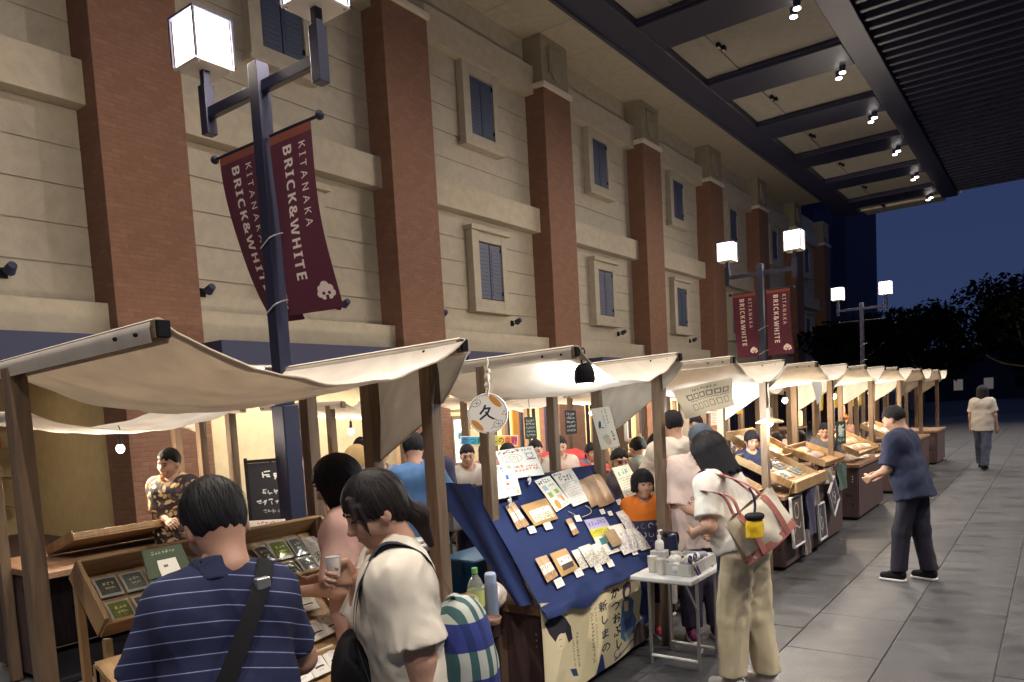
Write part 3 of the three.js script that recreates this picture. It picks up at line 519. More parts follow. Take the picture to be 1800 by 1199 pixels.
{ // printed cloth banner tied along the counter front
  const t = canvasTex(1024, 640, (c, w, h) => {
    bg(c, w, h, '#d6c9a2'); for (let i = 0; i < 60; i++) { c.fillStyle = `rgba(${rand() < .5 ? '190,170,110' : '235,225,190'},.05)`; c.beginPath(); c.arc(rand() * w, rand() * h, 30 + rand() * 90, 0, 7); c.fill(); }
    'かつおぶし'.split('').forEach((ch, i) => glyph(c, ch, 565, 30 + i * 108, 92, 13, '#2b2a30'));
    '新しまの'.split('').forEach((ch, i) => glyph(c, ch, 445, 90 + i * 112, 82, 10, '#3a3944'));
    vscrib(c, 372, 70, 500, 26, '#5a564c', 3); vscrib(c, 408, 110, 330, 18, '#6a665a', 2); vscrib(c, 250, 250, 270, 20, '#5a564c', 3); vscrib(c, 218, 270, 250, 16, '#6a665a', 2);
    const blob = (pts, col) => { c.fillStyle = col; c.beginPath(); pts.forEach((p, i) => (i ? c.lineTo(...p) : c.moveTo(...p))); c.closePath(); c.fill(); };
    // a seated figure in a blue robe with tied-up hair, and a tall sail-like robe beside it
    blob([[690, 60], [740, 40], [770, 70], [772, 150], [740, 190], [700, 180], [684, 120]], '#4a3a50'); c.fillStyle = '#d9c8a6'; c.beginPath(); c.ellipse(734, 132, 22, 38, .1, 0, 7); c.fill();
    blob([[690, 180], [760, 185], [800, 240], [792, 330], [830, 430], [800, 520], [690, 540], [640, 480], [650, 330]], '#4a6a8c'); blob([[700, 200], [745, 210], [740, 300], [700, 280]], '#cbb98c'); blob([[660, 360], [780, 360], [760, 440], [670, 450]], '#39507c'); blob([[680, 470], [800, 460], [770, 530], [700, 540]], '#86a4a4');
    blob([[850, 30], [930, 90], [975, 230], [985, 430], [900, 460], [860, 380], [880, 200]], '#1f2c5e'); blob([[820, 470], [900, 440], [985, 440], [985, 500], [860, 540]], '#3d4f86');
    c.strokeStyle = '#28356a'; c.lineWidth = 12; c.beginPath(); c.moveTo(560, 620); c.bezierCurveTo(700, 600, 820, 560, 990, 540); c.stroke(); c.lineWidth = 8; c.beginPath(); c.arc(590, 580, 32, .3, 5.4); c.stroke();
    blob([[390, 640], [420, 560], [440, 500], [456, 520], [470, 640]], '#26386e');
    // head with swept black hair at the left edge
    blob([[20, 130], [60, 90], [130, 80], [180, 120], [215, 190], [222, 280], [190, 300], [170, 220], [110, 230], [90, 260], [50, 200]], '#26242e'); c.fillStyle = '#dfd0ac'; c.beginPath(); c.ellipse(135, 270, 38, 54, .1, 0, 7); c.fill(); c.strokeStyle = '#55504a'; c.lineWidth = 3; c.beginPath(); c.arc(128, 262, 9, 3.6, 5.9); c.moveTo(120, 300); c.lineTo(140, 302); c.stroke();
    blob([[180, 480], [230, 500], [240, 560], [200, 540]], '#2b3c6c');
  });
  const g = sheet((u, v) => { const k = Math.pow(Math.abs(u - .5) * 2, 2), top = .575 - .02 * u + .045 * k * (u < .5 ? 1.2 : .3) - .03 * Math.sin(u * 3.14), y = .035 + .02 * u + (top - .035) * v; return [3.33 + 1.44 * u, y, -2.322 + .008 * Math.sin(u * 13 + v * 3) * (1 - .6 * v) + .02 * (1 - v) * Math.sin(u * 5)]; }, 36, 14, 1, 1, .003);
  one('printed_banner', g, STD({ map: t, roughness: .95, bumpMap: weave, bumpScale: .0008, side: THREE.DoubleSide }), 'cream cloth banner with brush lettering and a robed figure along the stall front', 'banner');
}
// papers and signs standing on the display
const SIGN = [
  ['menu_sign', [[3.434,1.371,-2.768], [3.759,1.381,-2.774], [3.663,1.193,-2.65], [3.35,1.191,-2.649]], 'white price list with small coloured marks clipped at the left end of the blue display', (c, w, h) => { bg(c, w, h, '#efece2'); scrib(c, 20, 14, 160, 26, '#5d6b44', 4); scrib(c, 60, 50, 110, 18, '#555', 3); c.fillStyle = '#b9c987'; c.beginPath(); c.ellipse(212, 34, 20, 12, .5, 0, 7); c.fill(); for (let j = 0; j < 5; j++) { scrib(c, 20, 92 + j * 34, 50, 20, j > 0 ? '#cf5a4c' : '#777', 4); scrib(c, 84, 92 + j * 34, 60, 15, '#8a8a86', 2); scrib(c, 196, 92 + j * 34, 44, 14, '#8a8a86', 2); } c.fillStyle = '#3f74b8'; c.fillRect(160, 92, 24, 36); c.fillStyle = '#dd6a3c'; c.fillRect(150, 150, 26, 22); c.fillStyle = '#c9b63a'; c.fillRect(222, 214, 18, 34); scrib(c, 150, 190, 60, 18, '#777', 3); }],
  ['notice_sign', [[3.668,1.457,-2.842], [4.09,1.46,-2.844], [4.029,1.275,-2.722], [3.619,1.284,-2.728]], 'white handwritten notice with red and orange lines, standing behind the price list', (c, w, h) => { bg(c, w, h, '#eeeae0'); scrib(c, 10, 12, 150, 26, '#8c3a3c', 5); scrib(c, 165, 14, 80, 18, '#666', 3); c.strokeStyle = '#9a9a4a'; c.lineWidth = 3; c.beginPath(); c.ellipse(84, 88, 64, 38, 0, 0, 7); c.stroke(); for (let i = 0; i < 3; i++) scrib(c, 40, 66 + i * 18, 90, 13, '#8a8a60', 2); c.strokeStyle = '#444'; c.lineWidth = 4; c.beginPath(); c.ellipse(206, 78, 24, 20, 0, 0, 7); c.moveTo(186, 62); c.lineTo(180, 50); c.moveTo(224, 62); c.lineTo(232, 50); c.stroke(); c.fillStyle = '#8c4a5c'; c.fillRect(176, 104, 66, 10); scrib(c, 60, 150, 90, 24, '#d8743a', 6); scrib(c, 70, 184, 180, 22, '#d8743a', 5); scrib(c, 150, 162, 90, 16, '#c05a34', 3); }],
  ['product_sheet', [[3.915,1.246,-2.721], [4.102,1.259,-2.73], [4.159,1.072,-2.606], [3.946,1.043,-2.587]], 'tall white sheet with green and orange drawings on the blue display', (c, w, h) => { bg(c, w, h, '#ebe6d8'); scrib(c, 16, 10, 220, 34, '#3c3c3c', 5); c.fillStyle = '#a9bfc4'; c.fillRect(30, 56, 60, 40); c.fillStyle = '#9fb24a'; c.fillRect(40, 116, 56, 40); c.fillRect(150, 110, 60, 34); c.fillStyle = '#d9b1a4'; c.fillRect(130, 160, 80, 26); c.fillStyle = '#d5893a'; c.beginPath(); c.arc(76, 216, 36, 0, 7); c.arc(188, 196, 22, 0, 7); c.fill(); scrib(c, 120, 60, 110, 18, '#777', 3); scrib(c, 140, 226, 100, 16, '#a05a4a', 3); }],
  ['product_sheet', [[4.128,1.266,-2.73], [4.392,1.282,-2.74], [4.397,1.061,-2.595], [4.158,1.048,-2.586]], 'white sheet crowded with grey handwriting, right of the one with orange drawings', (c, w, h) => { bg(c, w, h, '#e9e4d8'); scrib(c, 12, 8, 90, 20, '#444', 4); scrib(c, 40, 36, 200, 40, '#3a3a3a', 6); for (let i = 0; i < 9; i++) scrib(c, 20, 88 + i * 18, 215, 13, '#8b8680', 2); }],
  ['product_sheet', [[4.889,1.233,-2.688], [5.151,1.237,-2.691], [5.114,1.031,-2.555], [4.805,1.007,-2.54]], 'leaning white sheet with a blue-green heading at the right end of the display', (c, w, h) => { bg(c, w, h, '#dcd8c0'); scrib(c, 40, 26, 190, 50, '#3f9aa8', 9); for (let i = 0; i < 8; i++) scrib(c, 24, 92 + i * 19, 210, 13, '#77736a', 2.4); }],
  ['print_pack', [[4.189,0.955,-2.53], [4.439,0.941,-2.52], [4.429,0.722,-2.376], [4.146,0.727,-2.379]], 'clear pack with a lilac and yellow printed header in the lower right of the display', (c, w, h) => { bg(c, w, h, '#d9d4c4'); c.fillStyle = '#a9a2c2'; c.fillRect(0, 0, w, 70); scrib(c, 20, 20, 210, 32, '#6f5f93', 5); c.fillStyle = '#c9c23e'; c.fillRect(0, 72, w, 54); scrib(c, 20, 84, 200, 26, '#8a8420', 4); c.fillStyle = '#2f7a78'; c.fillRect(50, 140, 60, 44); c.fillStyle = '#4f87b4'; c.fillRect(110, 180, 80, 50); scrib(c, 20, 236, 220, 14, '#8a86a0', 2); }],
];
for (const [name, c, label, draw] of SIGN) one(name, card(c, .004, .004), sheetMat(256, 256, draw), label, 'sign');
for (const [p, label] of [[[3.814,1.263,-2.697], 'white plastic clip holding the handwritten notice'], [[3.498,1.173,-2.625], 'white plastic clip under the price list']]) one('clip', [ball(p, .012, .012, .008), tube([add(p, [0, .03, 0]), add(p, [.012, 0, .006]), add(p, [0, -.03, 0])], .006)], M.white, label, 'clip');
const kraft = STD({ color: lin(.38, .26, .14), roughness: .75, map: stain, bumpMap: fineBump, bumpScale: .0008 }), silver = STD({ color: lin(.55, .55, .53), roughness: .3, metalness: .5, map: stain }), brownBag = STD({ color: lin(.42, .27, .16), roughness: .35, map: stain, bumpMap: fineBump, bumpScale: .001 });
const foodTex = (base, spots, label) => canvasTex(160, 200, (c, w, h) => { bg(c, w, h, base); for (let i = 0; i < 260; i++) { c.fillStyle = spots[i % spots.length]; c.globalAlpha = .5; c.beginPath(); c.ellipse(rand() * w, h * .3 + rand() * h * .62, 3 + rand() * 8, 2 + rand() * 4, rand() * 3, 0, 7); c.fill(); } c.globalAlpha = 1; if (label) label(c, w, h); });
const kraftTop = sheetMat(160, 200, (c, w, h) => { bg(c, w, h, '#b08a58'); c.fillStyle = '#ded6bf'; c.fillRect(14, 78, w - 28, 96); for (let i = 0; i < 4; i++) { c.fillStyle = '#f2efe6'; c.fillRect(18 + i * 32, 70, 26, 36); scrib(c, 22 + i * 32, 78, 20, 18, '#333', 3); } for (let i = 0; i < 60; i++) { c.fillStyle = ['#8a7a52', '#c9b98c', '#6a5c40'][i % 3]; c.fillRect(18 + rand() * 120, 116 + rand() * 50, 9, 5); } });
const kraftBean = sheetMat(160, 200, (c, w, h) => { bg(c, w, h, '#b5905c'); c.fillStyle = '#e6e1d2'; c.fillRect(22, 60, 112, 60); scrib(c, 34, 70, 96, 30, '#4a4a52', 4); c.fillStyle = '#4c3f40'; c.fillRect(28, 122, 104, 44); });
const greyFood = STD({ map: foodTex('#cfc8b8', ['#8d8778', '#efe9da', '#6f695c'], (c, w) => { c.fillStyle = '#e9e4d6'; c.fillRect(20, 6, w - 40, 46); scrib(c, 28, 16, 100, 22, '#6a6a6a', 3); }), roughness: .3 });
const whiteFood = STD({ map: foodTex('#d7d2c6', ['#9c97a2', '#f4efe4', '#7c7686'], null), roughness: .28 });
const stick = STD({ map: foodTex('#b59068', ['#7c5434', '#d5b183'], (c, w, h) => { c.fillStyle = '#e2dccb'; c.fillRect(10, 70, w - 20, 70); scrib(c, 20, 80, 120, 36, '#555', 4); }), roughness: .45 });
const PACKS = [
  ['kraft_bag', [[3.627,1.125,-2.637], [3.919,1.135,-2.643], [3.917,1.006,-2.559], [3.649,1,-2.554]], kraftTop, .016, 'wide kraft bag with four small square labels, upper left of the blue display'],
  ['kraft_bag', [[3.639,0.841,-2.45], [3.818,0.842,-2.45], [3.828,0.718,-2.369], [3.625,0.71,-2.364]], kraftBean, .02, 'kraft bag with a white label over dark beans, lower row of the display'],
  ['stick_pack', [[3.487,1.141,-2.647], [3.533,1.148,-2.652], [3.538,1.014,-2.563], [3.479,1.007,-2.559]], stick, .01, 'slim brown stick pack, leftmost in the upper row of the display'],
  ['stick_pack', [[3.536,1.151,-2.654], [3.586,1.155,-2.656], [3.606,1.016,-2.565], [3.545,1.009,-2.561]], stick, .01, 'slim brown stick pack between the leftmost stick and the wide kraft bag'],
  ['stick_pack', [[3.483,0.841,-2.45], [3.531,0.842,-2.45], [3.528,0.717,-2.368], [3.473,0.71,-2.364]], stick, .01, 'slim brown stick pack, leftmost in the lower row of the display'],
  ['stick_pack', [[3.531,0.842,-2.45], [3.602,0.841,-2.45], [3.603,0.724,-2.373], [3.526,0.715,-2.367]], stick, .012, 'slim brown stick pack beside the bag of dark beans'],
  ['flake_bag', [[4.382,1.196,-2.683], [4.476,1.197,-2.684], [4.451,1.022,-2.569], [4.347,1.014,-2.563]], brownBag, .014, 'narrow glossy bag of brown flakes, left one of three at the top'],
  ['flake_bag', [[4.462,1.199,-2.685], [4.604,1.212,-2.694], [4.575,1.005,-2.558], [4.44,1.001,-2.555]], brownBag, .02, 'glossy bag of brown flakes, middle of three at the top of the display'],
  ['flake_bag', [[4.59,1.213,-2.695], [4.715,1.208,-2.691], [4.687,1.014,-2.564], [4.575,1.005,-2.558]], brownBag, .02, 'glossy bag of brown flakes, right one of three at the top of the display'],
  ['grey_pack', [[3.944,0.822,-2.438], [4.084,0.822,-2.437], [4.094,0.7,-2.357], [3.951,0.7,-2.357]], greyFood, .014, 'clear pack of grey pieces, left one beside the lilac print pack'],
  ['grey_pack', [[4.086,0.811,-2.43], [4.205,0.812,-2.431], [4.209,0.695,-2.354], [4.083,0.691,-2.351]], greyFood, .014, 'clear pack of grey pieces, touching the lilac print pack'],
  ['white_pack', [[4.382,0.882,-2.47], [4.582,0.874,-2.464], [4.544,0.695,-2.346], [4.378,0.696,-2.347]], whiteFood, .018, 'pale striped pack in front of the lilac print pack'],
  ['white_pack', [[4.581,0.831,-2.444], [4.683,0.831,-2.443], [4.63,0.691,-2.351], [4.522,0.688,-2.349]], whiteFood, .014, 'pale slim pack at the right end of the lower row, left of its twin'],
  ['white_pack', [[4.674,0.822,-2.442], [4.818,0.823,-2.443], [4.781,0.669,-2.342], [4.631,0.677,-2.347]], whiteFood, .014, 'pale slim pack at the very right end of the display'],
  ['white_pack', [[4.599,0.947,-2.519], [4.736,0.947,-2.519], [4.751,0.816,-2.433], [4.61,0.815,-2.433]], whiteFood, .014, 'pale pack right of the lilac print pack, under the right flake bag'],
  ['grey_pack', [[4.774,0.95,-2.521], [4.899,0.949,-2.521], [4.882,0.832,-2.444], [4.75,0.828,-2.441]], greyFood, .014, 'clear grey pack next to the small kraft tag pack'],
  ['stick_pack', [[3.985,0.989,-2.547], [4.054,0.989,-2.547], [4.045,0.897,-2.487], [3.969,0.892,-2.483]], stick, .01, 'slim brown stick pack below the white string'],
  ['kraft_bag', [[4.27,0.866,-2.435], [4.41,0.866,-2.435], [4.411,0.768,-2.37], [4.268,0.767,-2.37]], kraft, .012, 'small plain kraft bag resting on the lilac print pack'],
  ['grey_pack', [[3.857,0.817,-2.434], [3.937,0.817,-2.434], [3.932,0.707,-2.362], [3.849,0.707,-2.362]], greyFood, .012, 'narrow clear pack right of the bag of dark beans'],
  ['tag_pack', [[4.864,1.019,-2.56], [5.012,1.034,-2.569], [4.918,0.854,-2.451], [4.775,0.843,-2.444]], kraft, .01, 'small kraft tag pack hanging below the blue-green headed sheet'],
];
for (const [name, c, m, fat, label] of PACKS) one(name, pack(c, fat), m, label, 'packet');
const cardMat = sheetMat(96, 72, (c, w, h) => { bg(c, w, h, '#ece7da'); scrib(c, 12, 16, 70, 16, '#8d8a84', 2); scrib(c, 20, 42, 50, 12, '#8d8a84', 2); });
for (const [p, w, label] of [
  [[3.613,0.986,-2.55], 0.071, 'price card under the wide kraft bag, at its left corner'],
  [[3.783,0.983,-2.548], 0.080, 'price card under the wide kraft bag, at its right corner'],
  [[4.133,0.975,-2.543], 0.071, 'price card tied with white string, in the middle of the display'],
  [[4.456,0.973,-2.541], 0.059, 'price card below the left brown flake bag'],
  [[4.539,0.949,-2.526], 0.055, 'price card below the middle brown flake bag'],
  [[4.741,1.001,-2.56], 0.067, 'price card to the right of the brown flake bags'],
  [[3.583,0.687,-2.354], 0.084, 'price card below the stick packs in the lower row'],
  [[3.814,0.698,-2.361], 0.084, 'price card flat below the bag of dark beans'],
  [[4.037,0.681,-2.349], 0.084, 'price card below the clear packs of grey pieces'],
  [[4.19,0.679,-2.348], 0.076, 'price card just left of the lilac print pack'],
  [[4.72,0.811,-2.435], 0.076, 'price card standing on the pale packs at the right end'],
  [[4.544,0.689,-2.355], 0.076, 'price card flat at the lower right end of the display'],
]) {
  const t = rr(-.12, .12), R = [Math.cos(t), Math.sin(t) * .8, 0], U = [-.1, .8, -.35].map((k) => k * w * .36), Rr = R.map((k) => k * w * .5);
  const q = (a, b) => add(add(p, Rr, a), U, b);
  one('price_card', card([q(-1, 1), q(1, 1), q(1, -1), q(-1, -1)], .0015), cardMat, label, 'price card');
}

one('string', [tube([[4.073,1.028,-2.578], [4.104,1.008,-2.558], [4.129,0.99,-2.553]], .003, 5), tube([[4.183,0.975,-2.543], [4.299,0.99,-2.54], [4.334,1.013,-2.568], [4.298,1.034,-2.581]], .003, 5)], M.rope, 'white twisted string looped on the blue cloth in the middle of the display', 'string');
{ // round paper fan hung from the roof bar
  const p = [3.25,1.698,-2.552], F = thing('round_fan_sign', 'round white fan sign with a brush character, hung from the blue stall', 'sign', p);
  F.rotation.set(0, -.95, -.04);
  const t = canvasTex(512, 512, (c, w, h) => {
    bg(c, w, h, '#e8e3da'); c.fillStyle = '#c98a3a'; c.save(); c.translate(356, 96); c.rotate(.75); c.beginPath(); c.ellipse(0, 0, 105, 40, 0, 0, 7); c.fill(); c.restore(); c.save(); c.translate(120, 410); c.rotate(.72); c.beginPath(); c.ellipse(0, 0, 100, 36, 0, 0, 7); c.fill(); c.restore();
    glyph(c, '久', 140, 140, 200, 26, '#262a3c'); c.strokeStyle = '#3a3c48'; c.lineWidth = 9; c.lineCap = 'round'; c.beginPath(); c.moveTo(330, 318); c.lineTo(372, 336); c.stroke();
    c.lineWidth = 6; for (const [x, y, a] of [[108, 120, 0], [390, 390, 1]]) { c.beginPath(); c.ellipse(x, y, 62, 40, -.5, 0, 7); c.moveTo(x - 30, y + 10); c.bezierCurveTo(x - 10, y - 30, x + 10, y + 30, x + 34, y - 12); c.moveTo(x - 60, y + 40); c.lineTo(x - 90, y + 70); c.moveTo(x + 5, y + 20); c.lineTo(x + 10, y - 28); c.stroke(); }
    c.fillStyle = '#c98a3a'; for (const [x, y] of [[470, 230], [452, 262], [492, 268]]) { c.beginPath(); c.arc(x, y, 11, 0, 7); c.fill(); }
    c.strokeStyle = '#55525a'; c.lineWidth = 7; for (let i = 0; i < 46; i++) { const a = i * .1366; c.beginPath(); c.arc(256, 256, 247, a, a + .06); c.stroke(); }
  });
  const disc = new THREE.CylinderGeometry(.108, .108, .006, 40); disc.rotateX(Math.PI / 2);
  const dp = disc.attributes.position, du = disc.attributes.uv; for (let i = 0; i < dp.count; i++) du.setXY(i, dp.getX(i) / .216 + .5, dp.getY(i) / .216 + .5);
  mesh('paper', disc, STD({ map: t, roughness: .85 }), F);
  mesh('rim', (() => { const g = new THREE.TorusGeometry(.109, .004, 6, 40); return g; })(), M.paper, F);
  mesh('handle', [box(-.006, .006, -.22, -.10, -.004, .004, .003)], M.barWood, F);
  mesh('cord', [tube([[0, .1, 0], [.01, .16, .01], [-.008, .22, 0], [.004, .28, .01], [0, .31, 0]], .007, 6), ball([.0, .2, .004], .017, .024, .017), ball([-.006, .155, .006], .012), ball([.006, .235, 0], .014)], M.rope, F);
}
{ // bulb lamp hung on the bar, open end down to the display
  const p = [3.52, 1.875, -2.08], L = thing('hanging_lamp', 'black round lamp glowing white under the canvas at the front of the blue stall', 'lamp', p);
  const o = [0, 0, 0];
  mesh('lamp_shade', [lathe([[.012, .062], [.03, .06], [.046, .045], [.056, .018], [.057, -.02], [.05, -.042]], 20)], M.black, L);
  mesh('bulb', [lathe([[0, -.052], [.03, -.05], [.046, -.038], [.048, -.026]], 18)], glow(COOL, 5), L);
  mesh('ring', (() => { const g = new THREE.TorusGeometry(.026, .0045, 6, 20); g.translate(0, .085, 0); return g; })(), M.black, L);
  mesh('hook', tube([[0, .11, 0], [.016, .125, 0], [0, .15, 0], [-.02, .135, .0], [.0, .12, .005]], .0035, 5), M.black, L);
  point([p[0] + .05, p[1] - .085, p[2] - .02], COOL, STALLCD, 2);
}
function bulbLamp(p, label, cd, col = WARM) {
  const L = thing('bulb_lamp', label, 'lamp', p);
  mesh('socket', [lathe([[0, .12], [.012, .118], [.016, .06], [.02, .045]], 12)], M.black, L); mesh('cord', tube([[0, .11, 0], [.01, .16, 0], [0, .2, 0]], .004, 5), M.black, L);
  mesh('bulb', ball([0, .015, 0], .032, .036, .032, 14), glow(col, 5), L); point(add(p, [0, -.05, 0]), col, cd, 2); return L;
}
bulbLamp([6.6, 1.60, -2.6], 'bare bulb hanging under the third stall canvas', BULB * 1.3, COOL);
bulbLamp([9.0, 1.62, -2.6], 'bare bulb hanging under the fourth stall canvas', BULB);
bulbLamp([11.4, 1.62, -2.6], 'bare bulb hanging under the fifth stall canvas', BULB);
bulbLamp([13.9, 1.62, -2.6], 'bare bulb hanging under the sixth stall canvas', BULB);
bulbLamp([2.9, 1.56, -6.0], 'bare bulb under the canvas of the far-left back-row stall', BULB);
bulbLamp([5.3, 1.56, -6.0], 'bare bulb under the back-row canvas right of the lamp post', BULB);
bulbLamp([7.8, 1.56, -6.0], 'bare bulb under the back-row canvas behind the fan sign', BULB * 1.2);
bulbLamp([10.3, 1.56, -6.0], 'bare bulb under the back-row canvas behind the red display', BULB);
bulbLamp([12.8, 1.56, -6.0], 'bare bulb under the back-row canvas behind the grey shirt', BULB);
bulbLamp([15.3, 1.56, -6.0], 'bare bulb under the back-row canvas far down the row', BULB);
{ // enamel shade lamp
  const p = [7.1, 1.46, -2.2], L = thing('enamel_lamp', 'cream enamel lamp with a wide round shade at the third stall corner', 'lamp', p);
  mesh('lamp_shade', lathe([[.03, .05], [.035, .03], [.08, .02], [.125, -.002], [.128, -.012], [.122, -.014]], 28), STD({ color: lin(.62, .5, .32), roughness: .35, side: THREE.DoubleSide }), L);
  mesh('socket', [cyl(0, .045, .115, 0, .034, .028), ball([0, .118, 0], .028, .014, .028)], STD({ color: lin(.3, .26, .16), roughness: .5 }), L);
  mesh('bulb', ball([0, -.008, 0], .035, .038, .035, 14), glow(WARM, 4), L); mesh('chain', [tube([[0, .13, 0], [.01, .2, 0], [-.005, .27, 0], [0, .36, 0]], .008, 5)], M.rope, L);
  point(add(p, [0, -.075, 0]), WARM, BULB * .6, 2);
}
one('post_sign', card([[4.68,1.683,-2.731], [4.68,1.696,-2.572], [4.68,1.411,-2.504], [4.68,1.385,-2.653]], .006), sheetMat(220, 420, (c, w, h) => { bg(c, w, h, '#ddd6c6'); vscrib(c, 150, 20, 150, 22, '#5a5a56', 3); vscrib(c, 112, 30, 200, 18, '#77746c', 2.4); c.fillStyle = '#27566a'; c.beginPath(); c.ellipse(58, 170, 15, 40, .3, 0, 7); c.fill(); c.fillStyle = '#5f8a96'; c.beginPath(); c.ellipse(78, 200, 22, 7, .4, 0, 7); c.fill(); c.fillStyle = '#b8c2a8'; c.beginPath(); c.arc(92, 310, 40, 0, 7); c.fill(); c.fillStyle = '#d3b29a'; c.beginPath(); c.arc(110, 350, 36, 0, 7); c.fill(); scrib(c, 60, 290, 70, 20, '#8a7a5a', 3); vscrib(c, 165, 240, 140, 34, '#4a4640', 6); }), 'long cream sign with brush writing fixed to the right post of the blue stall', 'sign');
one('hanging_sign', sheet((u, v) => add(bil([[4.502,1.777,-2], [5.534,1.858,-2], [5.572,1.65,-1.99], [4.666,1.583,-2]], u, 1 - v), [0, 0, .012 * Math.sin(u * 9) + .01 * Math.sin(v * 5 + u * 3)]), 16, 8, 1, 1, .002), sheetMat(420, 240, (c, w, h) => { bg(c, w, h, '#cdc3a8'); scrib(c, 110, 22, 200, 22, '#6a655a', 4); for (let i = 0; i < 6; i++) { c.strokeStyle = '#6e695c'; c.lineWidth = 9; c.strokeRect(62 + i * 56, 66, 38, 36); c.lineWidth = 6; c.strokeStyle = '#837c6a'; c.strokeRect(70 + i * 54, 144, 34, 46); } scrib(c, 70, 112, 330, 14, '#77705f', 3); }), 'wide cream sign with two rows of printed squares, edging the third stall', 'sign');
{ // coloured shop banner of the back row
  const t = canvasTex(640, 110, (c, w, h) => { const g = ['#2e78a8', '#3b8fb0', '#2f9a8c', '#4aa65c', '#a9b63a', '#e0b53a', '#e8873a', '#e26a7a']; g.forEach((k, i) => { c.fillStyle = k; c.fillRect(i * 80, 0, 81, h); }); c.strokeStyle = '#ece3cf'; c.lineWidth = 8; c.strokeRect(3, 3, w - 6, h - 6); 'かつおぶしの中野'.split('').forEach((ch, i) => glyph(c, ch, 8 + i * 78, 14, 76, 9, i > 5 ? '#7a2f4a' : '#1f3f5c')); });
  one('coloured_banner', card([[5.947,1.457,-5.05], [6.974,1.405,-5.05], [6.962,1.28,-5.05], [5.939,1.368,-5.05]], .004, .004), STD({ map: t, roughness: .8, bumpMap: weave, bumpScale: .0005 }), 'rainbow-coloured banner with dark characters across the back-row stall', 'banner');
}
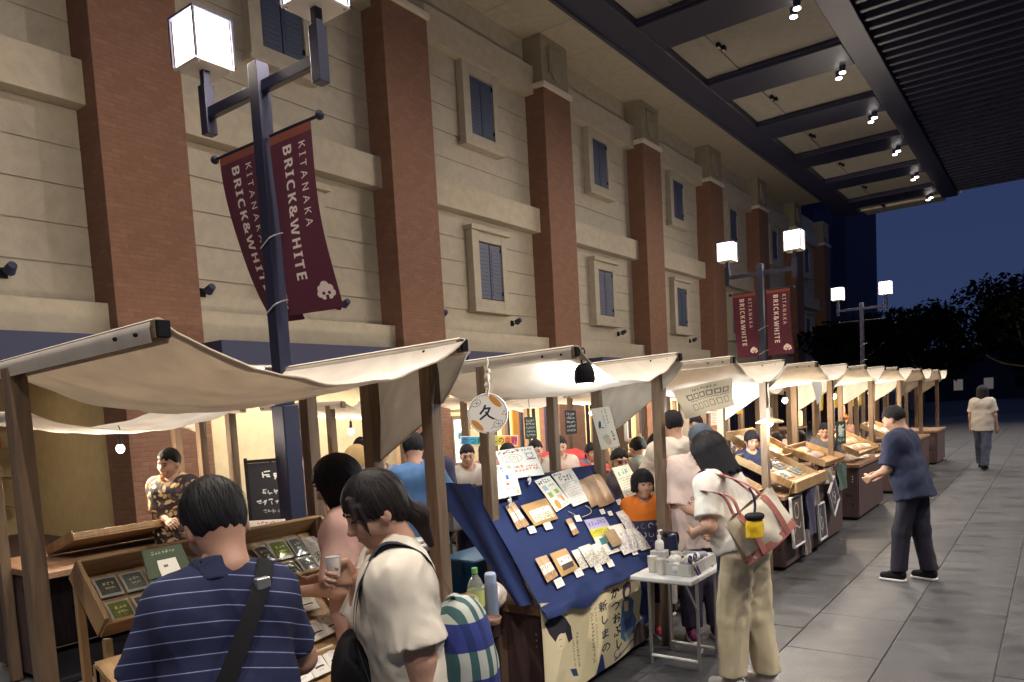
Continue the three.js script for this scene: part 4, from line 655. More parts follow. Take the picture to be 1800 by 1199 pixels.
// ---------------------------------------------------------------- things on and behind the counter, left of the blue display
{
  const b = [3.12, .58, -2.62];
  const C = thing('cool_box', 'dark blue cool box with a white lid and red latches behind the counter', 'cool box', [3.7, .35, -3.75]);
  mesh('body', box(-.28, .28, .0, .40, -.19, .19, .03), STD({ color: lin(.02, .03, .13), roughness: .45, bumpMap: fineBump, bumpScale: .001 }), C); mesh('lid', [box(-.295, .295, .40, .46, -.205, .205, .025), box(-.26, .26, .46, .485, -.17, .17, .02)], M.white, C); mesh('latch', [box(-.15, -.06, .35, .41, .186, .215, .008)], STD({ color: lin(.5, .03, .04), roughness: .4 }), C); mesh('latch', [box(.16, .22, .35, .41, .186, .215, .008)], STD({ color: lin(.5, .03, .04), roughness: .4 }), C);
  one('stacked_crate', [box(3.35, 4.0, .0, .345, -3.98, -3.5, .01), box(3.33, 4.02, .3, .346, -4.0, -3.48, .008)], M.counter, 'plain dark crate carrying the cool box', 'crate');
  const S = thing('side_table', 'small wooden ledge left of the blue display, carrying bottle and flask', 'table', [3.1, 0, -2.85]);
  mesh('table_top', box(-.42, .29, .56, .592, -.28, .24, .008), M.counterTop, S); for (const [x, z] of [[-.38, -.24], [-.38, .2], [.25, -.24], [.25, .2]]) mesh('leg', box(x - .02, x + .02, 0, .558, z - .02, z + .02, .004), M.counter, S); mesh('apron', box(-.40, .27, .40, .558, .215, .225, .003), M.counter, S);
  const bo = thing('tea_bottle', 'large clear bottle of green tea with a green cap', 'bottle', [3,0.7,-2.507]); bo.position.y = .594;
  mesh('bottle', lathe([[0, 0], [.042, 0], [.046, .008], [.043, .03], [.046, .05], [.043, .07], [.046, .09], [.046, .17], [.042, .2], [.028, .232], [.014, .25], [.013, .27]], 24), new THREE.MeshPhysicalMaterial({ color: lin(.85, .9, .8), roughness: .06, transmission: .85, thickness: 0 }), bo);
  mesh('tea', lathe([[0, .004], [.04, .006], [.042, .11], [.0, .112]], 20), STD({ color: lin(.30, .25, .10), roughness: .2 }), bo);
  mesh('bottle_label', lathe([[.0468, .085], [.0468, .172]], 24), STD({ map: canvasTex(256, 96, (c, w, h) => { bg(c, w, h, '#a9b26a'); c.fillStyle = '#e4e0b8'; for (let i = 0; i < 2; i++) { c.beginPath(); c.ellipse(64 + i * 128, 48, 40, 38, 0, 0, 7); c.fill(); } for (let i = 0; i < 2; i++) glyph(c, '茶', 40 + i * 128, 22, 48, 6, '#3f4a2a'); }), roughness: .5 }), bo);
  mesh('cap', [cyl(0, .262, .29, 0, .017, .016, 16)], STD({ color: lin(.12, .35, .10), roughness: .4 }), bo);
  const fl = thing('steel_flask', 'pale blue steel flask beside the green tea bottle', 'flask', [bo.position.x + .075, .594, bo.position.z + .045]);
  mesh('body', lathe([[0, 0], [.033, 0], [.036, .006], [.036, .185], [.031, .2]], 24), STD({ color: lin(.24, .30, .42), roughness: .35, metalness: .35 }), fl); mesh('lid', lathe([[.0312, .2], [.032, .205], [.032, .24], [.026, .252], [0, .254]], 24), STD({ color: lin(.27, .33, .45), roughness: .4 }), fl);
  one('plastic_tub', [lathe([[.03, 0], [.045, .002], [.05, .03], [.052, .034], [.047, .034]], 20, [bo.position.x + .0, .594, bo.position.z + .10])], new THREE.MeshPhysicalMaterial({ color: lin(.6, .4, .3), roughness: .1, transmission: .5, thickness: 0 }), 'shallow clear tub in front of the green tea bottle', 'tub');
  one('paper_box', box(bo.position.x - .16, bo.position.x - .055, .594, .635, bo.position.z - .03, bo.position.z + .07, .004), STD({ color: lin(.5, .36, .28), roughness: .8, map: stain }), 'small pinkish carton on the ledge left of the tea bottle', 'carton');
  const bag = sheet((u, v) => { const a = u * 6.2832, k = Math.sin(Math.min(1, v * 1.15) * Math.PI * .93 + .18), r = .105 * k * (1 + .22 * nz.noise(Math.cos(a) * 2, v * 4, Math.sin(a) * 2)); return [bo.position.x + .17 + Math.cos(a) * r, .592 + .22 * v, bo.position.z - .03 + Math.sin(a) * r * .7]; }, 40, 22, 1, 1, 0);
  one('plastic_bag', bag, new THREE.MeshPhysicalMaterial({ color: lin(.6, .5, .42), roughness: .4, transmission: .25, thickness: 0, side: THREE.DoubleSide }), 'crumpled pale plastic bag between the flask and the blue cloth', 'bag');
  one('steel_tub', [box(4.6, 5.1, .72, .9, -4.4, -4.05, .02), box(4.58, 5.12, .89, .905, -4.42, -4.03, .006)], M.metal, 'grey metal tub in the gap behind the blue display', 'tub');
  const W2 = thing('wooden_bench', 'pale wooden bench top in the gap behind the counter, past the blue shirt', 'table', [5.0, 0, -4.55]);
  mesh('table_top', box(-.75, .6, .86, .90, -.3, .3, .01), M.tray, W2); mesh('apron', box(-.72, .57, .66, .858, .24, .27, .006), M.tray, W2); for (const [x, z] of [[-.7, -.25], [-.7, .2], [.55, -.25], [.55, .2]]) mesh('leg', box(x - .03, x + .03, 0, .858, z - .03, z + .03, .006), M.tray, W2);
  one('blue_crate', [box(4.2, 4.7, .28, .6, -3.9, -3.5, .02)], STD({ color: lin(.01, .06, .13), roughness: .4 }), 'dark teal plastic crate behind the clear bag', 'crate');
}
// ---------------------------------------------------------------- trays of packets on the nearest stall
const QN = [0, .7071, .7071]; let TRAY;
{ // upper tray: board floor with raised sides, tilted towards the aisle
  const T = thing('display_tray', 'upper wooden tray with knotty sides, tilted on the nearest stall', 'tray', [0, 0, 0]);
  const f0 = [1.708,1.053,-3.053], f1 = [2.467,0.945,-2.945], b1 = [2.462,1.149,-3.149], b0 = [f0[0], b1[1], b1[2]];
  f0[0] = 1.28; b0[0] = 1.28; f0[1] = f1[1]; f0[2] = f1[2]; b1[0] = f1[0];
  T.position.set(1.28, f1[1], f1[2]); const L = (p) => sub(p, [1.28, f1[1], f1[2]]), up = (p, k) => add(p, QN, k);
  mesh('tray_floor', card([b0, b1, f1, f0].map(L), .012), M.tray, T);
  mesh('side_board', bar(L(up(f0, .035)), L(up(f1, .035)), .018, .085, .004, QN), M.tray, T);
  mesh('side_board', bar(L(up(b0, .05)), L(up(b1, .05)), .018, .11, .004, QN), M.tray, T);
  mesh('side_board', bar(L(up(f1, .05)), L(up(b1, .055)), .11, .018, .004, [1, 0, 0]), M.tray, T);
  mesh('side_board', bar(L(up(f0, .05)), L(up(b0, .055)), .11, .018, .004, [1, 0, 0]), M.tray, T);
  const T2 = thing('display_tray', 'lower wooden tray step with flat paper packs, below the knotty tray', 'tray', [1.25, .55, -2.2]);
  for (const p of [mix3(f0, f1, .02), mix3(f0, f1, .98), mix3(b0, b1, .02), mix3(b0, b1, .98)]) mesh('support', bar(L([p[0], .6, p[2]]), L(add(p, [0, -.02, 0])), .03), M.tray, T);
  TRAY = [b0, b1, f1, f0];
  const K = (x, z) => [x - 1.25, .62 - .45 * (z + 2.2) - .02 - .55, z + 2.2];
  mesh('tray_floor', card([K(1.2, -2.83), K(2.40, -2.83), K(2.40, -2.08), K(1.2, -2.08)], .015), M.tray, T2);
  for (const [a, b] of [[K(1.2, -2.08), K(2.4, -2.08)], [K(1.2, -2.46), K(2.4, -2.46)]]) mesh('side_board', bar(add(a, [0, .02, 0]), add(b, [0, .02, 0]), .016, .055, .004), M.tray, T2);
  mesh('side_board', bar(add(K(2.4, -2.08), [0, .02, 0]), add(K(2.4, -2.83), [0, .02, 0]), .055, .016, .004, [1, 0, 0]), M.tray, T2);
  mesh('riser', [box(-.02, 1.2, 0, .30, -.70, -.66, .006), box(-.02, .02, -.2, .3, -.72, -.04, .006)], M.tray, T2);
}
const teaTex = (a, b, g) => STD({ map: canvasTex(160, 200, (c, w, h) => { bg(c, w, h, '#b9b9b4'); c.fillStyle = a; c.fillRect(14, 22, w - 28, h - 44); for (let i = 0; i < 300; i++) { c.fillStyle = i % 2 ? b : g; c.globalAlpha = .55; c.fillRect(16 + rand() * (w - 40), 26 + rand() * (h - 60), 8, 3); } c.globalAlpha = 1; scrib(c, 40, 70, 90, 26, '#e0ddc8', 4); scrib(c, 50, 120, 70, 16, '#d8d4c0', 3); }), roughness: .22, metalness: .25 });
const tea = [teaTex('#55584c', '#3c4034', '#7d8070'), teaTex('#6c7a3c', '#3f4a2c', '#9aa455'), teaTex('#6a706c', '#474c48', '#8d928a')];
[
  [[[2.065,1.122,-3.102], [2.142,1.127,-3.107], [2.162,1.055,-3.036], [2.078,1.051,-3.031]], 0, 'silver packet of dark leaves, leftmost in the upper tray'],
  [[[2.155,1.135,-3.115], [2.26,1.133,-3.114], [2.258,1.051,-3.031], [2.148,1.05,-3.031]], 1, 'silver packet with a green label in the upper tray'],
  [[[2.265,1.131,-3.103], [2.335,1.133,-3.105], [2.339,1.053,-3.025], [2.261,1.052,-3.023]], 2, 'silver packet of grey leaves, top right of the upper tray'],
  [[[2.146,1.04,-3.021], [2.229,1.038,-3.018], [2.247,0.972,-2.952], [2.154,0.973,-2.953]], 0, 'silver packet of dark leaves, lower left in the upper tray'],
  [[[2.247,1.046,-3.018], [2.346,1.041,-3.013], [2.351,0.968,-2.94], [2.249,0.97,-2.942]], 2, 'silver packet of grey leaves, lower right in the upper tray'],
].forEach(([c, m, label]) => one('tea_packet', pack(c, .012), tea[m], label, 'packet', 'silver packets in the upper tray'));
for (let j = 0; j < 2; j++) for (let i = 0; i < 5; i++) {
  const u = .05 + i * .088, v = .14 + j * .42, q = (a, b) => add(bil(TRAY, u + a, v + b), QN, .014);
  one('tea_packet', pack([q(0, 0), q(.078, 0), q(.078, .34), q(0, .34)], .012), tea[(i * 2 + j) % 3], ['first', 'second', 'third', 'fourth', 'fifth'][i] + ' silver packet from the left end, ' + (j ? 'lower' : 'upper') + ' row of the knotty tray', 'packet', 'silver packets in the upper tray');
}
one('dried_pack', pack([[2.353,1.119,-3.102], [2.457,1.119,-3.102], [2.475,1.001,-2.984], [2.345,0.98,-2.963]], .02), STD({ map: canvasTex(160, 220, (c, w, h) => { bg(c, w, h, '#c2bfb6'); scrib(c, 30, 56, 110, 18, '#8a877e', 3); for (let i = 0; i < 260; i++) { c.fillStyle = ['#3a2c34', '#5a4a52', '#7a6a6a', '#8a8a60'][i % 4]; c.globalAlpha = .7; c.beginPath(); c.ellipse(20 + rand() * 120, 130 + rand() * 80, 3 + rand() * 9, 3, rand() * 3, 0, 7); c.fill(); } c.globalAlpha = 1; }), roughness: .25 }), 'tall clear pack of dark dried pieces at the right of the upper tray', 'packet');
const paperPack = (n) => STD({ map: canvasTex(160, 210, (c, w, h) => { bg(c, w, h, '#d8d4ca'); c.fillStyle = '#8a8880'; c.beginPath(); c.moveTo(20, 50); c.lineTo(50, 30); c.lineTo(44, 70); c.closePath(); c.fill(); c.strokeStyle = '#8d8a82'; c.lineWidth = 3; c.beginPath(); c.arc(85, 70, 34, 3.4, 6.1); c.stroke(); for (let i = 0; i < 4; i++) scrib(c, 44, 66 + i * 15, 80, 10, '#9a968e', 2); c.fillStyle = '#33322f'; c.fillRect(40, 140, 86, 15); scrib(c, 60, 170, 60, 10, '#9a968e', 2); if (n) { c.fillStyle = '#4a4060'; for (let i = 0; i < 6; i++) { c.beginPath(); c.arc(96 + rand() * 44, 20 + rand() * 60, 8, 0, 7); c.fill(); } } }), roughness: .6 });
const pp = [paperPack(0), paperPack(1)];
[
  [[[2.088,0.914,-2.828], [2.18,0.918,-2.837], [2.134,0.862,-2.713], [2.012,0.864,-2.718]], 1, 'white card pack with small blue prints, left end of the lower tray'],
  [[[2.245,0.918,-2.839], [2.365,0.917,-2.835], [2.32,0.868,-2.727], [2.201,0.866,-2.721]], 1, 'white card pack with small prints below the plain cup'],
  [[[1.99,0.835,-2.654], [2.064,0.835,-2.654], [2.038,0.786,-2.544], [1.952,0.782,-2.536]], 0, 'white paper pack with a black strip, first in its row of the lower tray'],
  [[[2.075,0.841,-2.667], [2.149,0.842,-2.67], [2.114,0.789,-2.551], [2.036,0.786,-2.545]], 0, 'white paper pack with a black strip, second in its row of the lower tray'],
  [[[2.153,0.841,-2.667], [2.225,0.844,-2.673], [2.193,0.792,-2.558], [2.114,0.789,-2.551]], 0, 'white paper pack with a black strip, third in its row beside the black bag'],
  [[[1.756,0.756,-2.477], [1.845,0.759,-2.485], [1.805,0.704,-2.362], [1.7,0.697,-2.347]], 0, 'white paper pack with a black strip, front row, beside the striped sleeve'],
  [[[1.845,0.759,-2.485], [1.928,0.76,-2.487], [1.892,0.705,-2.364], [1.808,0.703,-2.36]], 0, 'white paper pack with a black strip, front row of the lower tray'],
  [[[1.934,0.76,-2.487], [2.01,0.762,-2.491], [1.971,0.709,-2.373], [1.894,0.706,-2.367]], 0, 'white paper pack with a black strip, front row, nearest the black bag'],
  [[[1.848,0.809,-2.595], [1.923,0.815,-2.608], [1.907,0.777,-2.525], [1.818,0.772,-2.514]], 0, 'white paper pack half hidden by the striped shirt, below the blue prints'],
].forEach(([c, m, label]) => one('paper_pack', pack(c, .008), pp[m], label, 'packet'));
one('tray_notice', card([[2.095,1.249,-3.15], [2.306,1.227,-3.15], [2.267,1.207,-3.1], [2.058,1.224,-3.1]], .004), sheetMat(256, 60, (c, w, h) => { bg(c, w, h, '#ddd2c6'); scrib(c, 60, 14, 150, 24, '#b5545a', 4); }), 'thin white notice with red writing along the back of the upper tray', 'sign');
one('framed_print', [card([[1.222,1.318,-2.45], [1.358,1.318,-2.45], [1.34,1.24,-2.36], [1.19,1.234,-2.36]], .008)], sheetMat(200, 160, (c, w, h) => { bg(c, w, h, '#3b4534'); c.fillStyle = '#c9c6b8'; c.fillRect(60, 70, 90, 90); scrib(c, 40, 20, 130, 16, '#8f987c', 3); c.fillStyle = '#5a5a54'; c.fillRect(84, 100, 20, 14); }), 'dark green print with a white label lying left of the striped shirt', 'print');

// ---------------------------------------------------------------- small white table beside the blue stall
{
  const T = thing('folding_table', 'small white folding table with thin metal legs beside the blue stall', 'table', [4.45, 0, -2.0]), h = .62;
  mesh('table_top', box(-.29, .25, h - .035, h, -.2, .22, .012), M.white, T);
  for (const [x, z] of [[-.1, .17], [.2, .17], [-.1, -.16], [.2, -.16]]) mesh('leg', cyl(x, 0, h - .036, z, .011, .011, 10), M.metal, T);
  for (const x of [.2, -.1]) mesh('cross_bar', tube([[x, .05, .17], [x, .05, -.16]], .012), M.white, T);
  mesh('strut', [tube([[-.26, h - .04, .17], [-.1, h - .24, .17]], .008)], M.metal, T);
  const y = h + .001, P = (x, z) => [4.45 + x, y, -2.0 + z];
  const pump = thing('pump_bottle', 'white pump bottle of hand gel at the back of the small white table', 'bottle', P(.02, -.13)); pump.position.y = y + .11; pump.scale.setScalar(.8);
  mesh('body', lathe([[0, 0], [.034, 0], [.037, .01], [.037, .055], [.03, .075], [.014, .085], [.014, .1]], 18), M.white, pump); mesh('pump', [cyl(0, .1, .118, 0, .016), cyl(0, .118, .15, 0, .006), box(-.012, .05, .15, .165, -.011, .011, .005)], M.white, pump);
  one('gel_stand', [box(4.45 - .03, 4.45 + .07, y, y + .11, -2.0 - .18, -2.0 - .08, .01)], STD({ color: lin(.4, .38, .36), roughness: .7, bumpMap: fineBump, bumpScale: .0005 }), 'white box carrying the pump bottle', 'box');
  const ke = thing('thermal_jug', 'tall dark blue thermal jug with a black handle on the small white table', 'jug', P(.11, -.1));
  mesh('body', lathe([[0, 0], [.055, 0], [.06, .01], [.058, .12], [.05, .19], [.04, .215], [0, .22]], 22), STD({ color: lin(.012, .014, .04), roughness: .3 }), ke); mesh('handle', tube([[.045, .18, 0], [.1, .19, .01], [.115, .13, .01], [.055, .08, 0]], .01), M.black, ke); mesh('spout', [box(-.065, -.03, .19, .215, -.015, .015, .006)], M.black, ke);
  const cup = thing('paper_cup_stack', 'stack of white paper cups at the left end of the small white table', 'cup', P(-.2, -.02)); for (let i = 0; i < 4; i++) mesh('cup', lathe([[.0, .0], [.026, 0], [.034, .065], [.036, .067], [.033, .064]], 16, [0, .012 * i, 0]), M.paper, cup);
  copyOf(cup, 'second stack of white paper cups, just behind the first on the small white table', P(-.15, -.1));
  copyOf(cup, 'short stack of white cups standing in front of the thermal jug', P(.03, -.02));
  const tray = thing('supply_basket', 'white basket of wrapped supplies on the small white table', 'basket', P(0, .06));
  mesh('basket', [box(-.2, .22, 0, .012, -.1, .12, .004), box(-.2, .22, .012, .075, .108, .12, .004), box(-.2, .22, .012, .075, -.1, -.09, .004), box(.208, .22, .012, .075, -.089, .107, .004), box(-.2, -.19, .012, .075, -.089, .107, .004)], new THREE.MeshPhysicalMaterial({ color: lin(.7, .68, .62), roughness: .3, transmission: .3, thickness: 0 }), tray);
  for (let i = 0; i < 7; i++) mesh('wrapped_roll', (() => { const g = new THREE.CapsuleGeometry(rr(.022, .034), rr(.05, .1), 4, 10); g.rotateZ(1.57 + rr(-.3, .3)); g.rotateY(rr(-.6, .6)); g.translate(-.14 + i * .05, .05 + (i % 2) * .025, rr(-.05, .08)); return g; })(), [M.white, M.paper, STD({ color: lin(.30, .28, .34), roughness: .3 })][i % 3], tray);
  one('coiled_cable', [tube([P(.12, .12), [4.64, .70, -1.9], [4.70, .69, -2.02], [4.62, .67, -2.1], [4.58, .66, -1.95], [4.60, .58, -1.77], [4.66, .35, -1.78], [4.74, .12, -1.8], [4.82, .01, -1.85], [5.0, .008, -1.95]], .007)], M.navyDull, 'blue-grey cable looping over the edge of the small white table to the ground', 'cable');
  one('scissors', [tube([P(-.13, .2), [4.30, y + .05, -1.82], [4.29, y + .09, -1.84]], .006), tube([P(-.1, .2), [4.34, y + .05, -1.82], [4.36, y + .09, -1.84]], .006), (() => { const g = new THREE.TorusGeometry(.02, .006, 6, 14); g.translate(4.285, y + .105, -1.84); return g; })(), (() => { const g = new THREE.TorusGeometry(.02, .006, 6, 14); g.translate(4.365, y + .105, -1.84); return g; })()], STD({ color: lin(.05, .05, .16), roughness: .4 }), 'dark blue handled scissors leaning at the front of the small white table', 'scissors');
  one('carton', [box(4.86, 5.12, 0, .22, -2.85, -2.6, .006)], STD({ color: lin(.28, .19, .14), roughness: .85, map: stain }), 'brown carton on the ground under the blue stall end', 'carton');
  one('storage_bin', [box(4.80, 5.25, .0, .42, -3.5, -3.0, .02), box(4.78, 5.27, .40, .425, -3.52, -2.98, .01)], STD({ color: lin(.10, .09, .16), roughness: .6 }), 'grey-violet storage bin behind the small white table', 'bin');
}
// ---------------------------------------------------------------- goods of the stalls further down
const ORD = ['first', 'second', 'third', 'fourth', 'fifth', 'sixth', 'seventh', 'eighth', 'ninth', 'tenth'];
function slantTray(x, z, w, d, y, tilt, label, fill) {   // an open wooden tray tilted to the aisle with its goods
  const T = thing('display_tray', 'slanted wooden tray of packets: the ' + label, 'tray', [x, y, z]); T.rotation.x = tilt;
  mesh('tray_floor', box(-w / 2, w / 2, 0, .012, -d / 2, d / 2, .003), M.tray, T);
  mesh('side_board', box(-w / 2, w / 2, .0125, .055, d / 2 - .015, d / 2, .004), M.tray, T); mesh('side_board', box(-w / 2, w / 2, .0125, .075, -d / 2, -d / 2 + .015, .004), M.tray, T);
  for (const s of [-1, 1]) mesh('side_board', box(s * w / 2 - s * .015, s * w / 2, .0125, .075, -d / 2 + .0155, d / 2 - .0155, .004), M.tray, T);
  const nx = Math.floor(w / .13), nzz = Math.floor(d / .17);
  for (let i = 0; i < nx; i++) for (let j = 0; j < nzz; j++) {
    if (rand() < .12) continue; const px = -w / 2 + .07 + i * .128, pz = -d / 2 + .1 + j * .165, m = fill[Math.floor(rand() * fill.length)];
    const q = [[px - .055, .02, pz - .07], [px + .055, .02, pz - .07], [px + .055, .02, pz + .07], [px - .055, .02, pz + .07]];
    const g = pack(q, .02); g.rotateY(rr(-.08, .08)); const o = one('packet', g, m, null, 'packet'); 
    o.position.copy(T.position); o.rotation.copy(T.rotation); tag(o, ORD[i] + ' packet from left, ' + (j === 0 ? 'back row' : j === 1 ? 'second row' : 'front row') + ' of the ' + label, 'packet', 'packets in the ' + label);
  }
  return T;
}
const shiny = new THREE.MeshPhysicalMaterial({ color: lin(.5, .47, .4), roughness: .18, clearcoat: .6, map: stain });
const goods = { a: [greyFood, whiteFood, shiny], b: [stick, brownBag, kraft], c: [tea[0], tea[2], shiny], d: [STD({ color: lin(.12, .05, .05), roughness: .35 }), brownBag, STD({ color: lin(.2, .14, .16), roughness: .4 })] };
slantTray(6.45, -2.55, 1.2, .6, .92, .5, 'third stall tray', goods.a);
slantTray(7.75, -2.35, .95, .62, .93, .45, 'long tray between third and fourth stall', goods.c);
slantTray(8.5, -2.75, .9, .6, 1.12, .5, 'raised tray left on the fourth stall', goods.a);
slantTray(9.2, -2.35, .9, .5, .95, .35, 'dark tray right on the fourth stall', goods.d);
slantTray(11.2, -2.4, 1.3, .6, .95, .45, 'fifth stall tray', goods.b);
slantTray(13.9, -2.4, 1.2, .6, .95, .45, 'sixth stall tray', goods.a);
slantTray(5.3, -5.85, 1.1, .6, .95, -.4, 'tray right of the lamp post', goods.a);
slantTray(10.3, -5.85, 1.1, .6, .95, -.4, 'tray behind the red display', goods.b);
slantTray(2.9, -5.9, 1.1, .5, .88, -.3, 'far left back-row tray', goods.c);
{ // boxed counter edge and framed prints on the front of the fourth stall
  one('counter_ledge', [box(7.3, 8.5, .75, .86, -2.1, -2.02, .008)], M.tray, 'wooden box edge along the counter between third and fourth stall', 'ledge');
  const pr = (x, y, w, h, label, seedv, tilt = 0) => {
    const F = thing('framed_print', label, 'framed print', [x, y, -2.06]); F.rotation.set(-.06, 0, tilt);
    mesh('picture', card([[-w / 2, h / 2, 0], [w / 2, h / 2, 0], [w / 2, -h / 2, 0], [-w / 2, -h / 2, 0]], .008), sheetMat(128, 160, (c, W2, H2) => { bg(c, W2, H2, seedv % 2 ? '#3a3444' : '#4a4038'); c.strokeStyle = '#b9b2a2'; c.lineWidth = 5; c.beginPath(); if (seedv === 0) { c.arc(70, 46, 26, 0, 7); c.moveTo(30, 120); c.bezierCurveTo(50, 60, 90, 140, 110, 90); } else { c.moveTo(64, 20); c.bezierCurveTo(20, 70, 110, 90, 60, 140); c.arc(66, 90, 30, 0, 6); } c.stroke(); for (let i = 0; i < 40; i++) { c.fillStyle = ['#7a6a5a', '#9a8f84', '#5a5266'][i % 3]; c.globalAlpha = .4; c.fillRect(rand() * W2, rand() * H2, 12, 6); } c.globalAlpha = 1; }), F);
    mesh('frame', [box(-w / 2 - .014, w / 2 + .014, h / 2, h / 2 + .016, -.012, .014, .003), box(-w / 2 - .014, w / 2 + .014, -h / 2 - .016, -h / 2, -.012, .014, .003), box(-w / 2 - .014, -w / 2, -h / 2, h / 2, -.012, .014, .003), box(w / 2, w / 2 + .014, -h / 2, h / 2, -.012, .014, .003)], M.white, F);
  };
  pr(7.42, .47, .34, .46, 'white framed dark print with a round emblem, beside the tote bag', 0);
  pr(8.35, .32, .26, .36, 'white framed brown print low on the counter front of the fourth stall', 1);
  pr(8.9, .52, .32, .3, 'tilted white framed print on the counter front further right', 3, .5);
  for (const [x, y, w, h, col, label] of [[7.95, .50, .2, .5, lin(.10, .10, .17), 'dark folded bag hanging from the counter between two framed prints'], [8.12, .66, .2, .26, lin(.34, .29, .25), 'pale printed bag hanging above the low framed print'], [8.7, .78, .3, .16, lin(.5, .44, .36), 'white paper bag lying over the counter edge of the fourth stall'], [9.35, .70, .34, .3, lin(.12, .18, .15), 'dark green printed bag hanging at the far end of the counter'], [7.75, .2, .14, .24, lin(.30, .26, .25), 'small grey card hanging near the ground under the framed print']])
    one('hanging_bag', sheet((u, v) => [x + (u - .5) * w * (1 + .15 * (1 - v)), y + (v - .5) * h, -2.07 + .035 * Math.sin(u * 3.14) + .015 * Math.sin(u * 11 + v * 6)], 12, 10, 1, 1, .02), STD({ color: col, roughness: .5, map: stain }), label, 'bag');
  one('wall_text_sign', card([[9.5, 1.34, -2.15], [9.75, 1.34, -2.1], [9.75, 1.06, -2.1], [9.5, 1.06, -2.15]], .006), sheetMat(128, 150, (c, w, h) => { bg(c, w, h, '#32463a'); glyph(c, '新', 24, 20, 80, 12, '#dfe3d2'); scrib(c, 20, 112, 90, 20, '#b9c2ae', 4); }), 'dark green sign with one white character on the fourth stall', 'sign');
  one('paper_lantern_sign', card([[7.92, 1.82, -2.02], [8.2, 1.82, -2.0], [8.24, 1.68, -2.0], [8.08, 1.58, -2.01]], .004, .01), M.paper, 'blank white paper corner hanging from the edge of the fourth stall', 'paper');
}
// red sloping display of the back row and its neighbour boards
{
  const R = thing('red_display', 'bright red sloping display stand in the back row, right of the fan sign', 'display stand', [6.85, 0, -4.25]);
  mesh('cloth', sheet((u, v) => [-.5 + 1.0 * u, .98 + .24 * v + .006 * Math.sin(u * 20), .26 - .52 * v], 14, 8, 1, 1, .006), STD({ color: lin(.42, .02, .02), roughness: .8, bumpMap: weave, bumpScale: .001 }), R);
  mesh('leg', [bar([-.48, 0, .22], [-.48, .97, .22], .04), bar([.48, 0, .22], [.48, .97, .22], .04), bar([-.48, 0, -.24], [-.48, 1.2, -.24], .04), bar([.48, 0, -.24], [.48, 1.2, -.24], .04)], M.post, R);
  const z = thing('picture_board', 'tilted wooden picture board right of the red display', 'board', [7.55, .9, -4.2], -.3); z.rotation.z = -.5;
  mesh('board', box(-.2, .2, 0, .35, -.012, .012, .006), M.tray, z); mesh('picture', card([[-.16, .31, .02], [.16, .31, .02], [.16, .05, .02], [-.16, .05, .02]], .004), sheetMat(96, 96, (c, w, h) => { bg(c, w, h, '#8a7a60'); for (let i = 0; i < 30; i++) { c.fillStyle = ['#2f3f2a', '#c9c0a2', '#6a3a30'][i % 3]; c.fillRect(rand() * w, rand() * h, 14, 10); } }), z);
  const A1 = thing('wooden_rack', 'orange-toned slatted wooden rack between the grey shirt and the white shirt', 'rack', [7.1, 0, -3.6]);
  for (let i = 0; i < 5; i++) mesh('slat', bar([-.35 + .02 * i, .95 + i * .09, .2 - i * .09], [.45, .95 + i * .09, .2 - i * .09], .06, .016, .004), M.tray, A1); for (const s of [-.35, .45]) mesh('leg', bar([s, 0, .24], [s, 1.35, -.2], .05), M.tray, A1);
  const A2 = thing('bamboo_rack', 'small bamboo rack with short rails right of the white shirt', 'rack', [7.0, .78, -2.9]);
  for (const x of [-.16, -.05, .06, .17]) mesh('rail', tube([[x, 0, .1], [x, .34, .08]], .014), M.tray, A2); mesh('rail', [tube([[-.22, .12, .1], [.24, .12, .1]], .016), tube([[-.22, .3, .1], [.24, .3, .1]], .016)], M.tray, A2); mesh('foot', box(-.2, .22, -.02, 0, -.05, .15, .004), M.tray, A2);
}
const CBX = [4.987,0.913,-7][0];
{ // easel chalkboard by the lamp post
  const E = thing('chalkboard', 'black chalkboard with white writing standing left of the lamp post foot', 'chalkboard', [CBX, 0, -7.0], -.5);
  mesh('board', card([[-.24, 1.28, .03], [.24, 1.28, .03], [.24, .45, .1], [-.24, .45, .1]], .02), sheetMat(200, 340, (c, w, h) => { bg(c, w, h, '#14161f'); scrib(c, 60, 40, 90, 40, '#cfd0d2', 6); scrib(c, 50, 120, 110, 24, '#b9babc', 4); scrib(c, 24, 165, 150, 24, '#b9babc', 4); scrib(c, 50, 210, 100, 18, '#9a9b9e', 3); vscrib(c, 130, 250, 60, 20, '#9a9b9e', 3); }), E);
  mesh('frame', [bar([-.26, 0, .14], [-.26, 1.34, .03], .035), bar([.26, 0, .14], [.26, 1.34, .03], .035), bar([-.26, 1.3, .035], [.26, 1.3, .035], .035), bar([0, 0, -.25], [0, 1.3, .02], .03)], M.black, E);
  one('heaped_bags', [ball([3.05, .75, -4.2], .22, .16, .2, 16), ball([3.3, .7, -4.3], .16, .14, .16, 14)], STD({ color: lin(.30, .25, .22), roughness: .5, map: stain, bumpMap: fineBump, bumpScale: .006 }), 'heap of pale wrapped bags left of the striped shirt, behind the nearest stall', 'bags');
}
